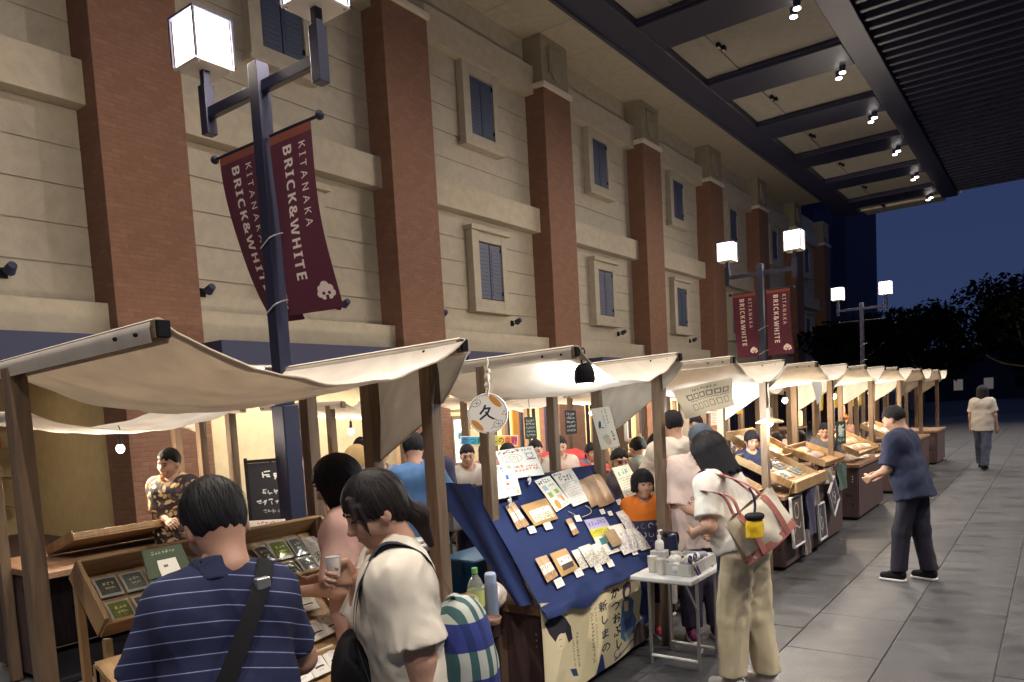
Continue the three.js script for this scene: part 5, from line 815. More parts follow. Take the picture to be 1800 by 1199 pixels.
for (const [p, w, h, label] of [[[14.083,1.556,-4.4], .42, .42, 'bright yellow cloth strung up behind the enamel lamp'], [[12.566,1.519,-4.4], .3, .22, 'bright yellow cloth low behind the third stall'], [[17.823,1.48,-4.4], .9, .42, 'bright yellow cloth strung up behind the fourth stall canvas'], [[19.675,1.489,-4.4], .9, .4, 'bright yellow cloth farther down the back row'], [[21.88,1.468,-4.4], 1.3, .4, 'farthest bright yellow cloth of the back row']])
  one('yellow_cloth', sheet((u, v) => [p[0] + (u - .5) * w, p[1] + h * (v - .5), p[2] + .03 * Math.sin(u * 12) * (1.2 - v)], 20, 6, 1, 1, .003), STD({ color: lin(.72, .44, .015), roughness: .8, side: THREE.DoubleSide, bumpMap: weave, bumpScale: .001 }), label, 'cloth');

// ---------------------------------------------------------------- people: bodies meshed from a distance field
function nets(f, lo, hi, c) {   // surface nets
  const n = [0, 1, 2].map((k) => Math.max(3, Math.ceil((hi[k] - lo[k]) / c) + 1)), [nx, ny, nzz] = n, F = new Float32Array(nx * ny * nzz);
  let q = 0; for (let k = 0; k < nzz; k++) for (let j = 0; j < ny; j++) for (let i = 0; i < nx; i++) F[q++] = f(lo[0] + i * c, lo[1] + j * c, lo[2] + k * c);
  const id = new Int32Array(nx * ny * nzz).fill(-1), pos = [], idx = [], at = (i, j, k) => i + nx * (j + ny * k);
  const E = []; for (let a = 0; a < 8; a++) for (let b = 0; b < 3; b++) { const o = a | (1 << b); if (o > a) E.push([a, o]); }
  for (let k = 0; k < nzz - 1; k++) for (let j = 0; j < ny - 1; j++) for (let i = 0; i < nx - 1; i++) {
    let m = 0; const v = []; for (let a = 0; a < 8; a++) { const w = F[at(i + (a & 1), j + (a >> 1 & 1), k + (a >> 2))]; v.push(w); if (w < 0) m |= 1 << a; }
    if (m === 0 || m === 255) continue;
    let x = 0, y = 0, z = 0, s = 0;
    for (const [a, b] of E) if ((m >> a & 1) !== (m >> b & 1)) { const t = v[a] / (v[a] - v[b]); x += (a & 1) + t * ((b & 1) - (a & 1)); y += (a >> 1 & 1) + t * ((b >> 1 & 1) - (a >> 1 & 1)); z += (a >> 2) + t * ((b >> 2) - (a >> 2)); s++; }
    id[at(i, j, k)] = pos.length / 3; pos.push(lo[0] + (i + x / s) * c, lo[1] + (j + y / s) * c, lo[2] + (k + z / s) * c);
  }
  const quad = (a, b, d, e, fl) => { if (a < 0 || b < 0 || d < 0 || e < 0) return; fl ? idx.push(a, b, d, a, d, e) : idx.push(a, d, b, a, e, d); };
  for (let k = 1; k < nzz - 1; k++) for (let j = 1; j < ny - 1; j++) for (let i = 1; i < nx - 1; i++) {
    const w = F[at(i, j, k)] < 0;
    if (w !== F[at(i + 1, j, k)] < 0) quad(id[at(i, j - 1, k - 1)], id[at(i, j, k - 1)], id[at(i, j, k)], id[at(i, j - 1, k)], w);
    if (w !== F[at(i, j + 1, k)] < 0) quad(id[at(i - 1, j, k - 1)], id[at(i - 1, j, k)], id[at(i, j, k)], id[at(i, j, k - 1)], w);
    if (w !== F[at(i, j, k + 1)] < 0) quad(id[at(i - 1, j - 1, k)], id[at(i, j - 1, k)], id[at(i, j, k)], id[at(i - 1, j, k)], w);
  }
  const g = new THREE.BufferGeometry(); g.setAttribute('position', new THREE.Float32BufferAttribute(pos, 3)); g.setIndex(idx); g.computeVertexNormals(); return g;
}
const smin = (a, b, k) => { const h = Math.max(k - Math.abs(a - b), 0) / k; return Math.min(a, b) - h * h * k * .25; };
function capD(x, y, z, b) {
  const [p, q, ra, rb] = b, ax = q[0] - p[0], ay = q[1] - p[1], az = q[2] - p[2], px = x - p[0], py = y - p[1], pz = z - p[2];
  let t = (px * ax + py * ay + pz * az) / (ax * ax + ay * ay + az * az + 1e-9); t = t < 0 ? 0 : t > 1 ? 1 : t;
  const dx = px - ax * t, dy = py - ay * t, dz = pz - az * t; return Math.sqrt(dx * dx + dy * dy + dz * dz) - (ra + (rb - ra) * t);
}
const ellD = (x, y, z, c, r) => { const a = (x - c[0]) / r[0], b = (y - c[1]) / r[1], d = (z - c[2]) / r[2], k = Math.sqrt(a * a + b * b + d * d); return (k - 1) * Math.min(r[0], r[1], r[2]); };
const field = (bones, k) => (x, y, z) => { let d = 1e3; for (const b of bones) d = smin(d, capD(x, y, z, b), b[4] ?? k); return d; };
function bounds(bones, m) { const lo = [1e9, 1e9, 1e9], hi = [-1e9, -1e9, -1e9]; for (const b of bones) for (const [p, r] of [[b[0], b[2]], [b[1], b[3]]]) for (let k = 0; k < 3; k++) { lo[k] = Math.min(lo[k], p[k] - r - m); hi[k] = Math.max(hi[k], p[k] + r + m); } return [lo, hi]; }
function handBones(w, d, n, side, curl, s = 1) {   // wrist, finger direction, palm normal, +1/-1 thumb side
  d = V(d).normalize(); n = V(n).addScaledVector(d, -V(n).dot(d)).normalize(); const q = d.clone().cross(n).multiplyScalar(side), P = (a, b, c) => [w[0] + (q.x * a + d.x * b + n.x * c) * s, w[1] + (q.y * a + d.y * b + n.y * c) * s, w[2] + (q.z * a + d.z * b + n.z * c) * s];
  const B = [];
  [[-.030, .76], [-.011, .95], [.010, 1], [.030, .93]].forEach(([o, l], i) => {
    B.push([P(o * .6, .004, 0), P(o, .078, 0), .0155 * s, .0118 * s, .012]);
    let y = .082, zc = 0, a = 0, prev = P(o, y, 0);
    [.040, .026, .021].forEach((len, j) => { a += curl * [.75, 1.05, .7][j]; y += Math.cos(a) * len * l; zc += Math.sin(a) * len * l; const nx = P(o * (1 + .06 * j), y, zc); B.push([prev, nx, (.0095 - j * .0009) * s, (.0088 - j * .0009) * s, .005]); prev = nx; });
  });
  let t0 = P(.022, .022, .006), t1 = P(.052, .050, .016), t2 = P(.056 - curl * .008, .078, .022 + curl * .014), t3 = P(.050 - curl * .014, .100, .028 + curl * .02);
  B.push([t0, t1, .015 * s, .012 * s, .01], [t1, t2, .0115 * s, .0105 * s, .006], [t2, t3, .0105 * s, .0085 * s, .006]);
  return B;
}
function person(o) {
  let S = (o.h || 1.65) / 1.70; const det = o.detail ?? 0, kid = o.kid ? 1.16 : 1;
  o.at = o.at || o.headTo;
  const lean = (o.lean || 0) * Math.PI / 180, hipY = .90, rot = (p) => { const y = p[1] - hipY, z = p[2], c = Math.cos(lean), s = Math.sin(lean); return [p[0], hipY + y * c - z * s, y * s + z * c]; };
  const unrot = (x, y, z) => { const yy = y - hipY, c = Math.cos(lean), s = Math.sin(lean); return [x, hipY + yy * c + z * s, z * c - yy * s]; };
  const fat = o.fat || 1, sw = (o.shoulder || .148) * fat;
  const sh = { l: rot([sw, 1.385, 0]), r: rot([-sw, 1.385, 0]) }, neck = rot([0, 1.44, -.005]), headC = add(rot([0, 1.475, .012]), [0, .105 * kid, .02]);
  if (o.headAt) for (let k = 0; k < 3; k++) headC[k] += o.headAt[k];
  if (o.headTo) { S = o.headTo[1] / headC[1]; const c = Math.cos(o.face), s = Math.sin(o.face); o.at = [o.headTo[0] - (headC[0] * c + headC[2] * s) * S, 0, o.headTo[2] - (-headC[0] * s + headC[2] * c) * S]; }
  const G = thing('person', o.label, o.cat || 'person', o.at, o.face); G.scale.setScalar(S);
  const hp = new THREE.Euler((o.hp || 0) * Math.PI / 180, (o.hy || 0) * Math.PI / 180, (o.ht || 0) * Math.PI / 180, 'YXZ'), HM = new THREE.Matrix4().makeRotationFromEuler(hp).setPosition(...headC), HI = HM.clone().invert(), he = HI.elements;
  const toHead = (x, y, z) => [(he[0] * x + he[4] * y + he[8] * z + he[12]) / kid, (he[1] * x + he[5] * y + he[9] * z + he[13]) / kid, (he[2] * x + he[6] * y + he[10] * z + he[14]) / kid];
  const fromHead = (p) => V(p).multiplyScalar(kid).applyMatrix4(HM).toArray();
  // arms by two-bone reach
  const arm = {}, hands = { l: [.24, .84, .06], r: [-.24, .84, .06], ...(o.hands || {}) };
  for (const s of ['l', 'r']) {
    const A = V(sh[s]), T = V(hands[s]), a = .28, b = .245, D = T.clone().sub(A); let L = Math.min(D.length(), a + b - .004); D.normalize(); const Wr = A.clone().addScaledVector(D, L);
    const ca = (a * a + L * L - b * b) / (2 * a * L), pole = V((o.pole || {})[s] || [s === 'l' ? .6 : -.6, -.35, -.75]); pole.addScaledVector(D, -pole.dot(D)).normalize();
    arm[s] = [A.toArray(), A.clone().addScaledVector(D, a * ca).addScaledVector(pole, a * Math.sqrt(Math.max(0, 1 - ca * ca))).toArray(), Wr.toArray()];
  }
  const ft = { l: [.10, .02], r: [-.10, .02], ...(o.feet || {}) }, leg = {};
  for (const s of ['l', 'r']) { const hx = s === 'l' ? .085 : -.085, H0 = [hx, .90, 0], An = [ft[s][0], .085, ft[s][1] - .02]; leg[s] = [H0, [(hx + An[0]) / 2, .48, .02 + (An[2]) / 2 + (o.knee || 0)], An]; }
  // --- body
  const torso = [[rot([.10 * fat, 1.33, -.008]), rot([-.10 * fat, 1.33, -.008]), .088 * fat, .088 * fat], [rot([.065 * fat, 1.31, .012]), rot([.06 * fat, 1.06, .01]), .10 * fat, .098 * fat], [rot([-.065 * fat, 1.31, .012]), rot([-.06 * fat, 1.06, .01]), .10 * fat, .098 * fat], [rot([.07 * fat, .98, 0]), rot([-.07 * fat, .98, 0]), .104 * fat, .104 * fat], [rot([.12 * fat, 1.375, -.005]), sh.l, .062, .058], [rot([-.12 * fat, 1.375, -.005]), sh.r, .062, .058], [rot([.04, 1.41, -.02]), rot([-.04, 1.41, -.02]), .062, .062]];
  if (o.bust) torso.push([rot([.075, 1.24, .10]), rot([.07, 1.23, .09]), .055, .055], [rot([-.075, 1.24, .10]), rot([-.07, 1.23, .09]), .055, .055]);
  const hips = [[[.075, .93, -.012], [-.075, .93, -.012], .108 * fat, .108 * fat]];
  const armB = [], legB = [];
  for (const s of ['l', 'r']) { armB.push([arm[s][0], arm[s][1], .052 * (o.armFat || 1), .040 * (o.armFat || 1)], [arm[s][1], arm[s][2], .040 * (o.armFat || 1), .027]); legB.push([leg[s][0], leg[s][1], .088, .058], [leg[s][1], leg[s][2], .056, .036]); }
  const neckB = [[neck, fromHead([0, -.055, -.025]), .056, .050]];
  const handB = {}; for (const s of ['l', 'r']) { const sd = s === 'l' ? 1 : -1, u = V(arm[s][2]).sub(V(arm[s][1])).normalize().toArray(), hd = (o.handDir || {})[s] || u, pn = (o.palm || {})[s] || [-sd * .8, 0, .4].map((v, i) => v); handB[s] = handBones(arm[s][2], hd, pn, (o.thumb || {})[s] ?? (s === 'l' ? -1 : 1), (o.curl || {})[s] ?? .35, .98); }
  const cell = det > 1 ? .011 : det ? .014 : .02, all = [...torso, ...hips, ...armB, ...legB, ...neckB];
  const geos = [nets(field(all, .045), ...bounds(all, .03), cell)];
  const headF = (x, y, z) => {
    const [a, b, c] = toHead(x, y, z); let d = ellD(a, b, c, [0, .022, -.014], [.077, .102, .098]);
    d = smin(d, ellD(a, b, c, [0, -.03, .022], [.060, .084, .070]), .03); d = smin(d, ellD(a, b, c, [0, -.088, .052], [.028, .024, .026]), .03);
    for (const s of [-1, 1]) { d = smin(d, ellD(a, b, c, [s * .036, -.022, .058], [.030, .030, .026]), .02); d = Math.max(d, -smin(1, ellD(a, b, c, [s * .031, .014, .108], [.021, .012, .018]), .01)); d = smin(d, ellD(a, b, c, [s * .079, -.004, -.012], [.010, .033, .021]), .012); d = Math.max(d, -ellD(a, b, c, [s * .092, -.002, -.002], [.008, .018, .010])); }
    d = smin(d, capD(a, b, c, [[-.032, .034, .079], [.032, .034, .079], .011, .011]), .022); d = smin(d, capD(a, b, c, [[0, .012, .088], [0, -.022, .107], .007, .0125]), .014); d = smin(d, ellD(a, b, c, [0, -.027, .094], [.018, .010, .012]), .01);
    d = smin(d, capD(a, b, c, [[-.017, -.054, .084], [.017, -.054, .084], .008, .008]), .012); d = smin(d, capD(a, b, c, [[-.013, -.066, .082], [.013, -.066, .082], .008, .008]), .010);
    return smin(d, capD(a, b, c, [[0, -.06, -.022], [0, -.13, -.03], .052, .053]), .03);
  };
  const hr = .16 * kid, hc = headC; geos.push(nets(headF, [hc[0] - hr, hc[1] - hr, hc[2] - hr], [hc[0] + hr, hc[1] + hr, hc[2] + hr], det > 1 ? .0038 : det ? .006 : .010));
  for (const s of ['l', 'r']) geos.push(nets(field(handB[s], .008), ...bounds(handB[s], .012), det > 1 ? .0034 : det ? .005 : .009));
  const body = mesh('body', geos.map((g) => { const n = g.toNonIndexed(); return triUV(n); }), o.skin || M.skin, G);
  // --- face
  const hm = (g) => g.applyMatrix4(new THREE.Matrix4().makeScale(kid, kid, kid)).applyMatrix4(HM);
  if (o.faceSeen !== false) for (const s of [-1, 1]) {
    mesh('eye', hm(ball([s * .031, .013, .089], .0135, o.squint ? .003 : .0058, .006, 10)), M.eye, G);
    mesh('eyebrow', hm(tube([[s * .016, .034, .0965], [s * .032, .040, .094], [s * .046, .036, .085]], .0034, 5)), M.hair, G);
  }
  if (o.faceSeen !== false) mesh('mouth', hm(tube([[-.021, -.059, .086], [0, -.0605, .0935], [.021, -.059, .086]], .0042, 6)), M.lip, G);
  // --- hair
  const ht = o.hair || 'short', hb = [-.06, .12];
  const hairF = (x, y, z) => {
    const [a, b, c] = toHead(x, y, z); const ang = Math.atan2(a, c), lump = .0028 * nz.noise(a * 60, b * 9, 3.1 + c * 60) + .002 * nz.noise(a * 130, b * 14, c * 130);
    let d = ellD(a, b, c, [0, .036, -.016], ht === 'short' ? [.088, .104, .107] : [.093, .106, .112]);
    if (ht === 'short') { d = Math.max(d, -.058 - b + .05 * Math.min(1, Math.max(0, (c + .045) / .04))); d = Math.max(d, Math.min(c - .02 - (b - .035) * .9, .062 - b + .012 * Math.sin(ang * 9)) * .8); d = Math.max(d, -ellD(a, b, c, [0, -.02, .07], [.1, .075, .06])); }
    if (ht === 'bob' || ht === 'bowl') {
      const len = ht === 'bob' ? -.19 : -.055; let k = ellD(a, Math.max(b, 0), c, [0, .02, -.02], ht === 'bob' ? [.112, .112, .118] : [.103, .11, .112]); k = Math.max(k, len + .012 * Math.sin(ang * 13) - b); d = smin(d, k, .02);
      d = Math.max(d, -Math.max(Math.abs(a) - (ht === 'bob' ? .066 : .066), .03 - c, b - (ht === 'bob' ? .05 : .034) - .006 * Math.sin(ang * 15)));
    }
    if (ht === 'tail' || ht === 'bun') {
      d = Math.max(d, -Math.max(.0 - c + .012, b - .052 + Math.abs(a) * .3, Math.abs(a) - .075)); d = Math.max(d, -.07 - b + .06 * Math.min(1, Math.max(0, (c + .05) / .05))); d = smin(d, ellD(a, b, c, [0, -.01, -.06], [.075, .07, .055]), .02);
      if (ht === 'tail') { d = smin(d, capD(a, b, c, [[0, -.02, -.095], [.0, -.085, -.128], .032, .036]), .02); d = smin(d, capD(a, b, c, [[0, -.085, -.128], [0, -.20, -.118], .036, .014]), .02); for (const s of [-1, 1]) d = smin(d, capD(a, b, c, [[s * .072, .055, .055], [s * .080, -.05, .062], .010, .005]), .012); d = smin(d, capD(a, b, c, [[.05, .085, .07], [.076, .02, .085], .014, .006]), .015); }
      else d = smin(d, ellD(a, b, c, [0, .07, -.11], [.045, .045, .045]), .012);
    }
    return d + lump;
  };
  if (ht !== 'none') { const R = .22 * kid, g = nets(hairF, [hc[0] - R, hc[1] - R - .05, hc[2] - R], [hc[0] + R, hc[1] + R, hc[2] + R], det > 1 ? .0052 : det ? .007 : .011), p = g.attributes.position, uv = new Float32Array(p.count * 2); for (let i = 0; i < p.count; i++) { const [a, b, c] = toHead(p.getX(i), p.getY(i), p.getZ(i)); uv[i * 2] = Math.atan2(a, c + .03) * .5; uv[i * 2 + 1] = b * 2 + Math.hypot(a, c) * 2; } g.setAttribute('uv', new THREE.BufferAttribute(uv, 2)); mesh('hair', g.toNonIndexed(), o.hairMat || M.hair, G); }
  if (det > 1) { // loose strands over the hair's surface
    const pos = [], nor = [], bob = ht === 'bob';
    for (let i = 0; i < 900; i++) {
      const th = rr(-3.14, 3.14), sw2 = rr(-.25, .25), lift = rr(.0, .006), wdt = rr(.0012, .0026), a0 = rr(.05, 1.1), a1 = a0 + rr(.35, .8), rx = (bob ? .099 : .09) + lift, ry = (bob ? .11 : .107) + lift, rz = (bob ? .117 : .11) + lift, pts = [];
      for (let k = 0; k <= 6; k++) { const ph = a0 + (a1 - a0) * k / 6, t = th + sw2 * k / 6; let p = [Math.sin(ph) * Math.sin(t) * rx, .036 + Math.cos(ph) * ry, -.016 + Math.sin(ph) * Math.cos(t) * rz]; if (bob && p[1] < .02) p = [p[0] * 1.12, p[1], p[2] * 1.06]; if ((p[2] > .03 && p[1] < (ht === 'short' ? .07 : .06)) || (!bob && p[1] < -.04)) break; pts.push(p); }
      if (pts.length < 4) continue;
      for (let k = 0; k < pts.length - 1; k++) { const w0 = wdt * (1 - k / 7), w1 = wdt * (1 - (k + 1) / 7), s0 = [Math.cos(th) * w0, 0, -Math.sin(th) * w0], s1 = [Math.cos(th) * w1, 0, -Math.sin(th) * w1], A = add(pts[k], s0), B = add(pts[k], s0, -1), C = add(pts[k + 1], s1), D = add(pts[k + 1], s1, -1); for (const q of [A, B, C, C, B, D]) { pos.push(...q); const n = V([q[0], q[1] - .03, q[2] + .016]).normalize(); nor.push(n.x, n.y, n.z); } }
    }
    const g = new THREE.BufferGeometry(); g.setAttribute('position', new THREE.Float32BufferAttribute(pos, 3)); g.setAttribute('normal', new THREE.Float32BufferAttribute(nor, 3)); g.setAttribute('uv', new THREE.Float32BufferAttribute(new Float32Array(pos.length / 3 * 2), 2));
    const hm2 = new THREE.MeshPhysicalMaterial({ color: lin(.014, .012, .013), roughness: .55, specularIntensity: .35, side: THREE.DoubleSide });
    tag(mesh('hair_strands', hm(g), hm2, G), null, null, null, 'stuff');
  }
  if (o.cap) { const cg = nets((x, y, z) => { const [a, b, c] = toHead(x, y, z); let d = Math.max(ellD(a, b, c, [0, .05, -.012], [.100, .098, .116]), .045 - b); d = Math.min(d, Math.max(ellD(a, b, c, [0, .05, .10], [.082, .010, .085]), -c + .02)); return d; }, [hc[0] - .25, hc[1] - .2, hc[2] - .25], [hc[0] + .25, hc[1] + .25, hc[2] + .25], det ? .007 : .01); mesh('cap', triUV(cg.toNonIndexed()), o.cap, G); }
  // --- clothes
  const wr = (x, y, z, a) => { const w = nz.noise(x * 5, y * 5, z * 5 + 7), q = nz.noise(x * 8 + w * 1.5 + o.at[0], y * 4 - x * 5 + w * 2, z * 8); return a * (.7 * nz.noise(x * 9 + o.at[0], y * 5, z * 9) + .9 * (Math.abs(q) * 1.6 - .35) + .35 * nz.noise(x * 24, y * 15 + x * 12, z * 24)); };
  const setUV = (g, mode) => {
    const p = g.attributes.position, n = g.attributes.normal, uv = new Float32Array(p.count * 2);
    for (let i = 0; i < p.count; i++) { const [a, b, c] = unrot(p.getX(i), p.getY(i), p.getZ(i)); if (mode === 'front') { const fz = n.getZ(i) > .25; uv[i * 2] = fz ? a / .5 + .5 : .01; uv[i * 2 + 1] = fz ? (b - .8) / .65 : .01; } else { uv[i * 2] = a + c * .5; uv[i * 2 + 1] = b + (mode === 'stripe' ? .07 * Math.abs(a) - .12 * a + .05 * c : 0); } }
    g.setAttribute('uv', new THREE.BufferAttribute(uv, 2)); return g.toNonIndexed();
  };
  if (o.shirt) {
    const t = o.shirt, lo = t.loose ?? .022, sl = t.sleeve ?? .75, hem = t.hem ?? .80, B = torso.map((b) => [b[0], b[1], b[2] + lo, b[3] + lo]); B.push([rot([.06 * fat, 1.12, 0]), rot([.062 * fat, hem, 0]), .105 * fat + lo, .112 * fat + lo * 1.6], [rot([-.06 * fat, 1.12, 0]), rot([-.062 * fat, hem, 0]), .105 * fat + lo, .112 * fat + lo * 1.6]);
    const SL = [];
    for (const s of ['l', 'r']) { const e = sl <= 1 ? mix3(arm[s][0], arm[s][1], sl) : mix3(arm[s][1], arm[s][2], sl - 1), ex = t.flare ?? .016; if (sl <= 1) SL.push([arm[s][0], e, .052 + lo, .046 + lo + ex, s]); else SL.push([arm[s][0], arm[s][1], .052 + lo, .045 + lo, s], [arm[s][1], e, .05 + lo, .036 + lo + ex * .3, s]); }
    const ends = ['l', 'r'].map((s) => { const e = sl <= 1 ? [arm[s][0], arm[s][1], sl] : [arm[s][1], arm[s][2], sl - 1]; return { p: mix3(e[0], e[1], e[2]), d: V(sub(e[1], e[0])).normalize().toArray(), s: s === 'l' ? 1 : -1 }; });
    const bf = field(B, .05), lowN = hem;
    const F = (x, y, z) => {
      const [ua, ub, uc] = unrot(x, y, z); let d = bf(x, y, z); d = Math.max(d, hem + .012 * Math.sin(ua * 9 + uc * 7) - ub);
      let s = 1e3; SL.forEach((b, i) => { let k = capD(x, y, z, b); const e = ends[b[4] === 'l' ? 0 : 1], q = (x - e.p[0]) * e.d[0] + (y - e.p[1]) * e.d[1] + (z - e.p[2]) * e.d[2]; if (sl <= 1 || i % 2) k = Math.max(k, q); s = Math.min(s, k); });
      d = smin(d, s, .03); d = Math.max(d, -capD(x, y, z, [rot([0, 1.45, .03]), rot([0, 1.62, .05]), t.neckR ?? .068, .1]));
      return d + wr(x, y, z, t.wrinkle ?? .007) + .004 * Math.sin(ub * 40 + ua * 22) * Math.max(0, 1 - Math.abs(ub - 1.0) * 5);
    };
    const g = nets(F, ...bounds([...B, ...SL], .03), det > 1 ? .0085 : det ? .011 : .016); mesh('shirt', setUV(g, t.uv), t.m, G);
    if (t.collar) mesh('collar', (() => { const c0 = rot([0, 1.40, -.012]), c1 = rot([0, 1.54, .006]), ax = V(sub(c1, c0)).normalize(), g2 = nets((x, y, z) => { const q = (x - c0[0]) * ax.x + (y - c0[1]) * ax.y + (z - c0[2]) * ax.z; return Math.max(Math.abs(capD(x, y, z, [c0, c1, .090, .070])) - .0055, .015 - q, q - .085); }, add(neck, [-.16, -.12, -.16]), add(neck, [.16, .16, .16]), .007); return triUV(g2.toNonIndexed()); })(), t.m2 || t.m, G);
  }
  if (o.pants) {
    const t = o.pants, lo = t.loose ?? .008, B = [[[.075, .94, -.012], [-.075, .94, -.012], .108 * fat + lo, .108 * fat + lo]];
    const L = []; for (const s of ['l', 'r']) { const e = mix3(leg[s][1], leg[s][2], t.len ?? .96), fl = t.flare ?? .02; L.push([leg[s][0], leg[s][1], .09 * Math.sqrt(fat) + lo, .062 + lo + fl * .7], [leg[s][1], e, .062 + lo + fl * .7, .045 + lo + fl]); }
    const bf = field([...B, ...L], t.blend ?? .03), bot = Math.min(...['l', 'r'].map((s) => mix3(leg[s][1], leg[s][2], t.len ?? .96)[1])), g = nets((x, y, z) => Math.max(bf(x, y, z) + wr(x, y * .5, z, t.wrinkle ?? .009) + .005 * Math.sin(x * 60 + y * 7) * (y < .8 ? 1 : 0), y - .99, bot - y), ...bounds([...B, ...L], .03), det > 1 ? .011 : det ? .013 : .018);
    mesh(t.skirt ? 'skirt' : 'trousers', setUV(g), t.m, G);
  }
  for (const s of ['l', 'r']) {
    const [fx, fz] = ft[s], sp = [[[fx, .05, fz - .045], [fx + (s === 'l' ? .012 : -.012), .042, fz + .12], .040, .036], [[fx, .075, fz - .04], [fx, .06, fz + .04], .042, .038]];
    const g = nets((x, y, z) => Math.max(field(sp, .03)(x, y, z), .018 - y), ...bounds(sp, .02), det ? .008 : .014); const shoe = mesh('shoe', triUV(g.toNonIndexed()), o.shoes || M.black, G);
    if (det) mesh('sole', (() => { const q = nets((x, y, z) => Math.max(field(sp, .03)(x, .045, z) - .004, y - .021, -y), [fx - .09, -.02, fz - .12], [fx + .09, .05, fz + .2], .008); return triUV(q.toNonIndexed()); })(), M.white, shoe);
  }
  G.userData.rig = undefined; delete G.userData.rig;
  return { G, S, rot, fromHead, arm, sh, headC };
}
const fab = (r, g, b, more) => STD({ color: lin(r, g, b), roughness: .9, bumpMap: weave, bumpScale: .0006, map: stain, side: THREE.DoubleSide, ...more });
const W0 = (P, p) => { const c = Math.cos(P.G.rotation.y), s = Math.sin(P.G.rotation.y), k = P.S; return [P.G.position.x + (p[0] * c + p[2] * s) * k, P.G.position.y + p[1] * k, P.G.position.z + (-p[0] * s + p[2] * c) * k]; };  // a body's own axes to the scene's

// ---------------------------------------------------------------- the shoppers in front
const navyStripe = STD({ map: canvasTex(64, 256, (c, w, h) => { bg(c, w, h, '#10173a'); for (let i = 0; i < 4; i++) { c.fillStyle = '#8088ae'; c.fillRect(0, 27 + i * 64, w, 3); c.fillStyle = 'rgba(150,158,190,.2)'; c.fillRect(0, 25 + i * 64, w, 8); } }, true), roughness: .9, bumpMap: weave, bumpScale: .0008, side: THREE.DoubleSide });
navyStripe.map.repeat.set(4, 1 / .166);
const PM = person({ label: 'person with short black hair in a navy shirt with thin white stripes', headTo: [1.105,1.449,-1.81], face: 2.62, lean: 14, hp: 24, hy: 14, ht: -4, detail: 2, fat: .98, shoulder: .132, hands: { l: [.20, 1.02, .36], r: [-.16, 1.0, .42] }, faceSeen: true, skin: M.skin2,
  shirt: { m: navyStripe, m2: fab(.012, .018, .06), uv: 'stripe', sleeve: .82, hem: .78, loose: .014, flare: .006, collar: true, wrinkle: .008 }, pants: { m: fab(.02, .02, .025) }, curl: { l: .5, r: .5 } });
{ // black shoulder bag strap across the back
  const pts = [[-.135, 1.44, .05], [-.125, 1.47, -.03], [-.10, 1.40, -.115], [-.03, 1.25, -.158], [.06, 1.08, -.16], [.15, .92, -.13], [.19, .82, -.05]].map((p) => W0(PM, add(PM.rot(p), [0, 0, -.004])));
  const B = thing('crossbody_bag', 'black crossbody strap and small bag worn over the striped navy shirt', 'bag', pts[6]);
  mesh('strap', sheet((u, v) => { const k = v * 6, i = Math.min(5, Math.floor(k)), c = new THREE.CatmullRomCurve3(pts.map((p) => V(sub(p, pts[6])))).getPoint(v); return add(c.toArray(), [Math.cos(2.62) * .02 * (u - .5) * 2, .008 * (u - .5) * 2, -Math.sin(2.62) * .02 * (u - .5) * 2]); }, 3, 40, .1, 1, .006), M.black, B);
  mesh('buckle', box(-.02, .02, .27, .30, -.01, .01, .004), M.metal, B).position.set(...add(sub(pts[2], pts[6]), [0, -.285, .0]));
  mesh('pouch', box(-.09, .09, -.16, .02, -.04, .04, .03), M.black, B);
}
const tee = fab(.70, .65, .56);
const PW2 = person({ label: 'person with a low ponytail and white shirt in profile, holding a paper cup', headTo: [1.579,1.424,-1.705], face: 4.02, lean: 9, hp: 24, hy: 10, detail: 2, fat: 1.06, bust: true, shoulder: .135, armFat: 1.12, hair: 'tail', hairMat: M.hairBrown, squint: true,
  hands: { l: [.20, .86, .02], r: [-.02, 1.35, .20] }, pole: { r: [-.6, -1, -.2] }, curl: { r: .95, l: .4 }, handDir: { r: [.25, .25, .95] }, palm: { r: [.95, 0, -.2] }, thumb: { r: 1 },
  shirt: { m: tee, sleeve: .86, hem: .86, loose: .026, flare: .03, neckR: .075, wrinkle: .010 }, pants: { m: fab(.015, .018, .03), loose: .03 } });
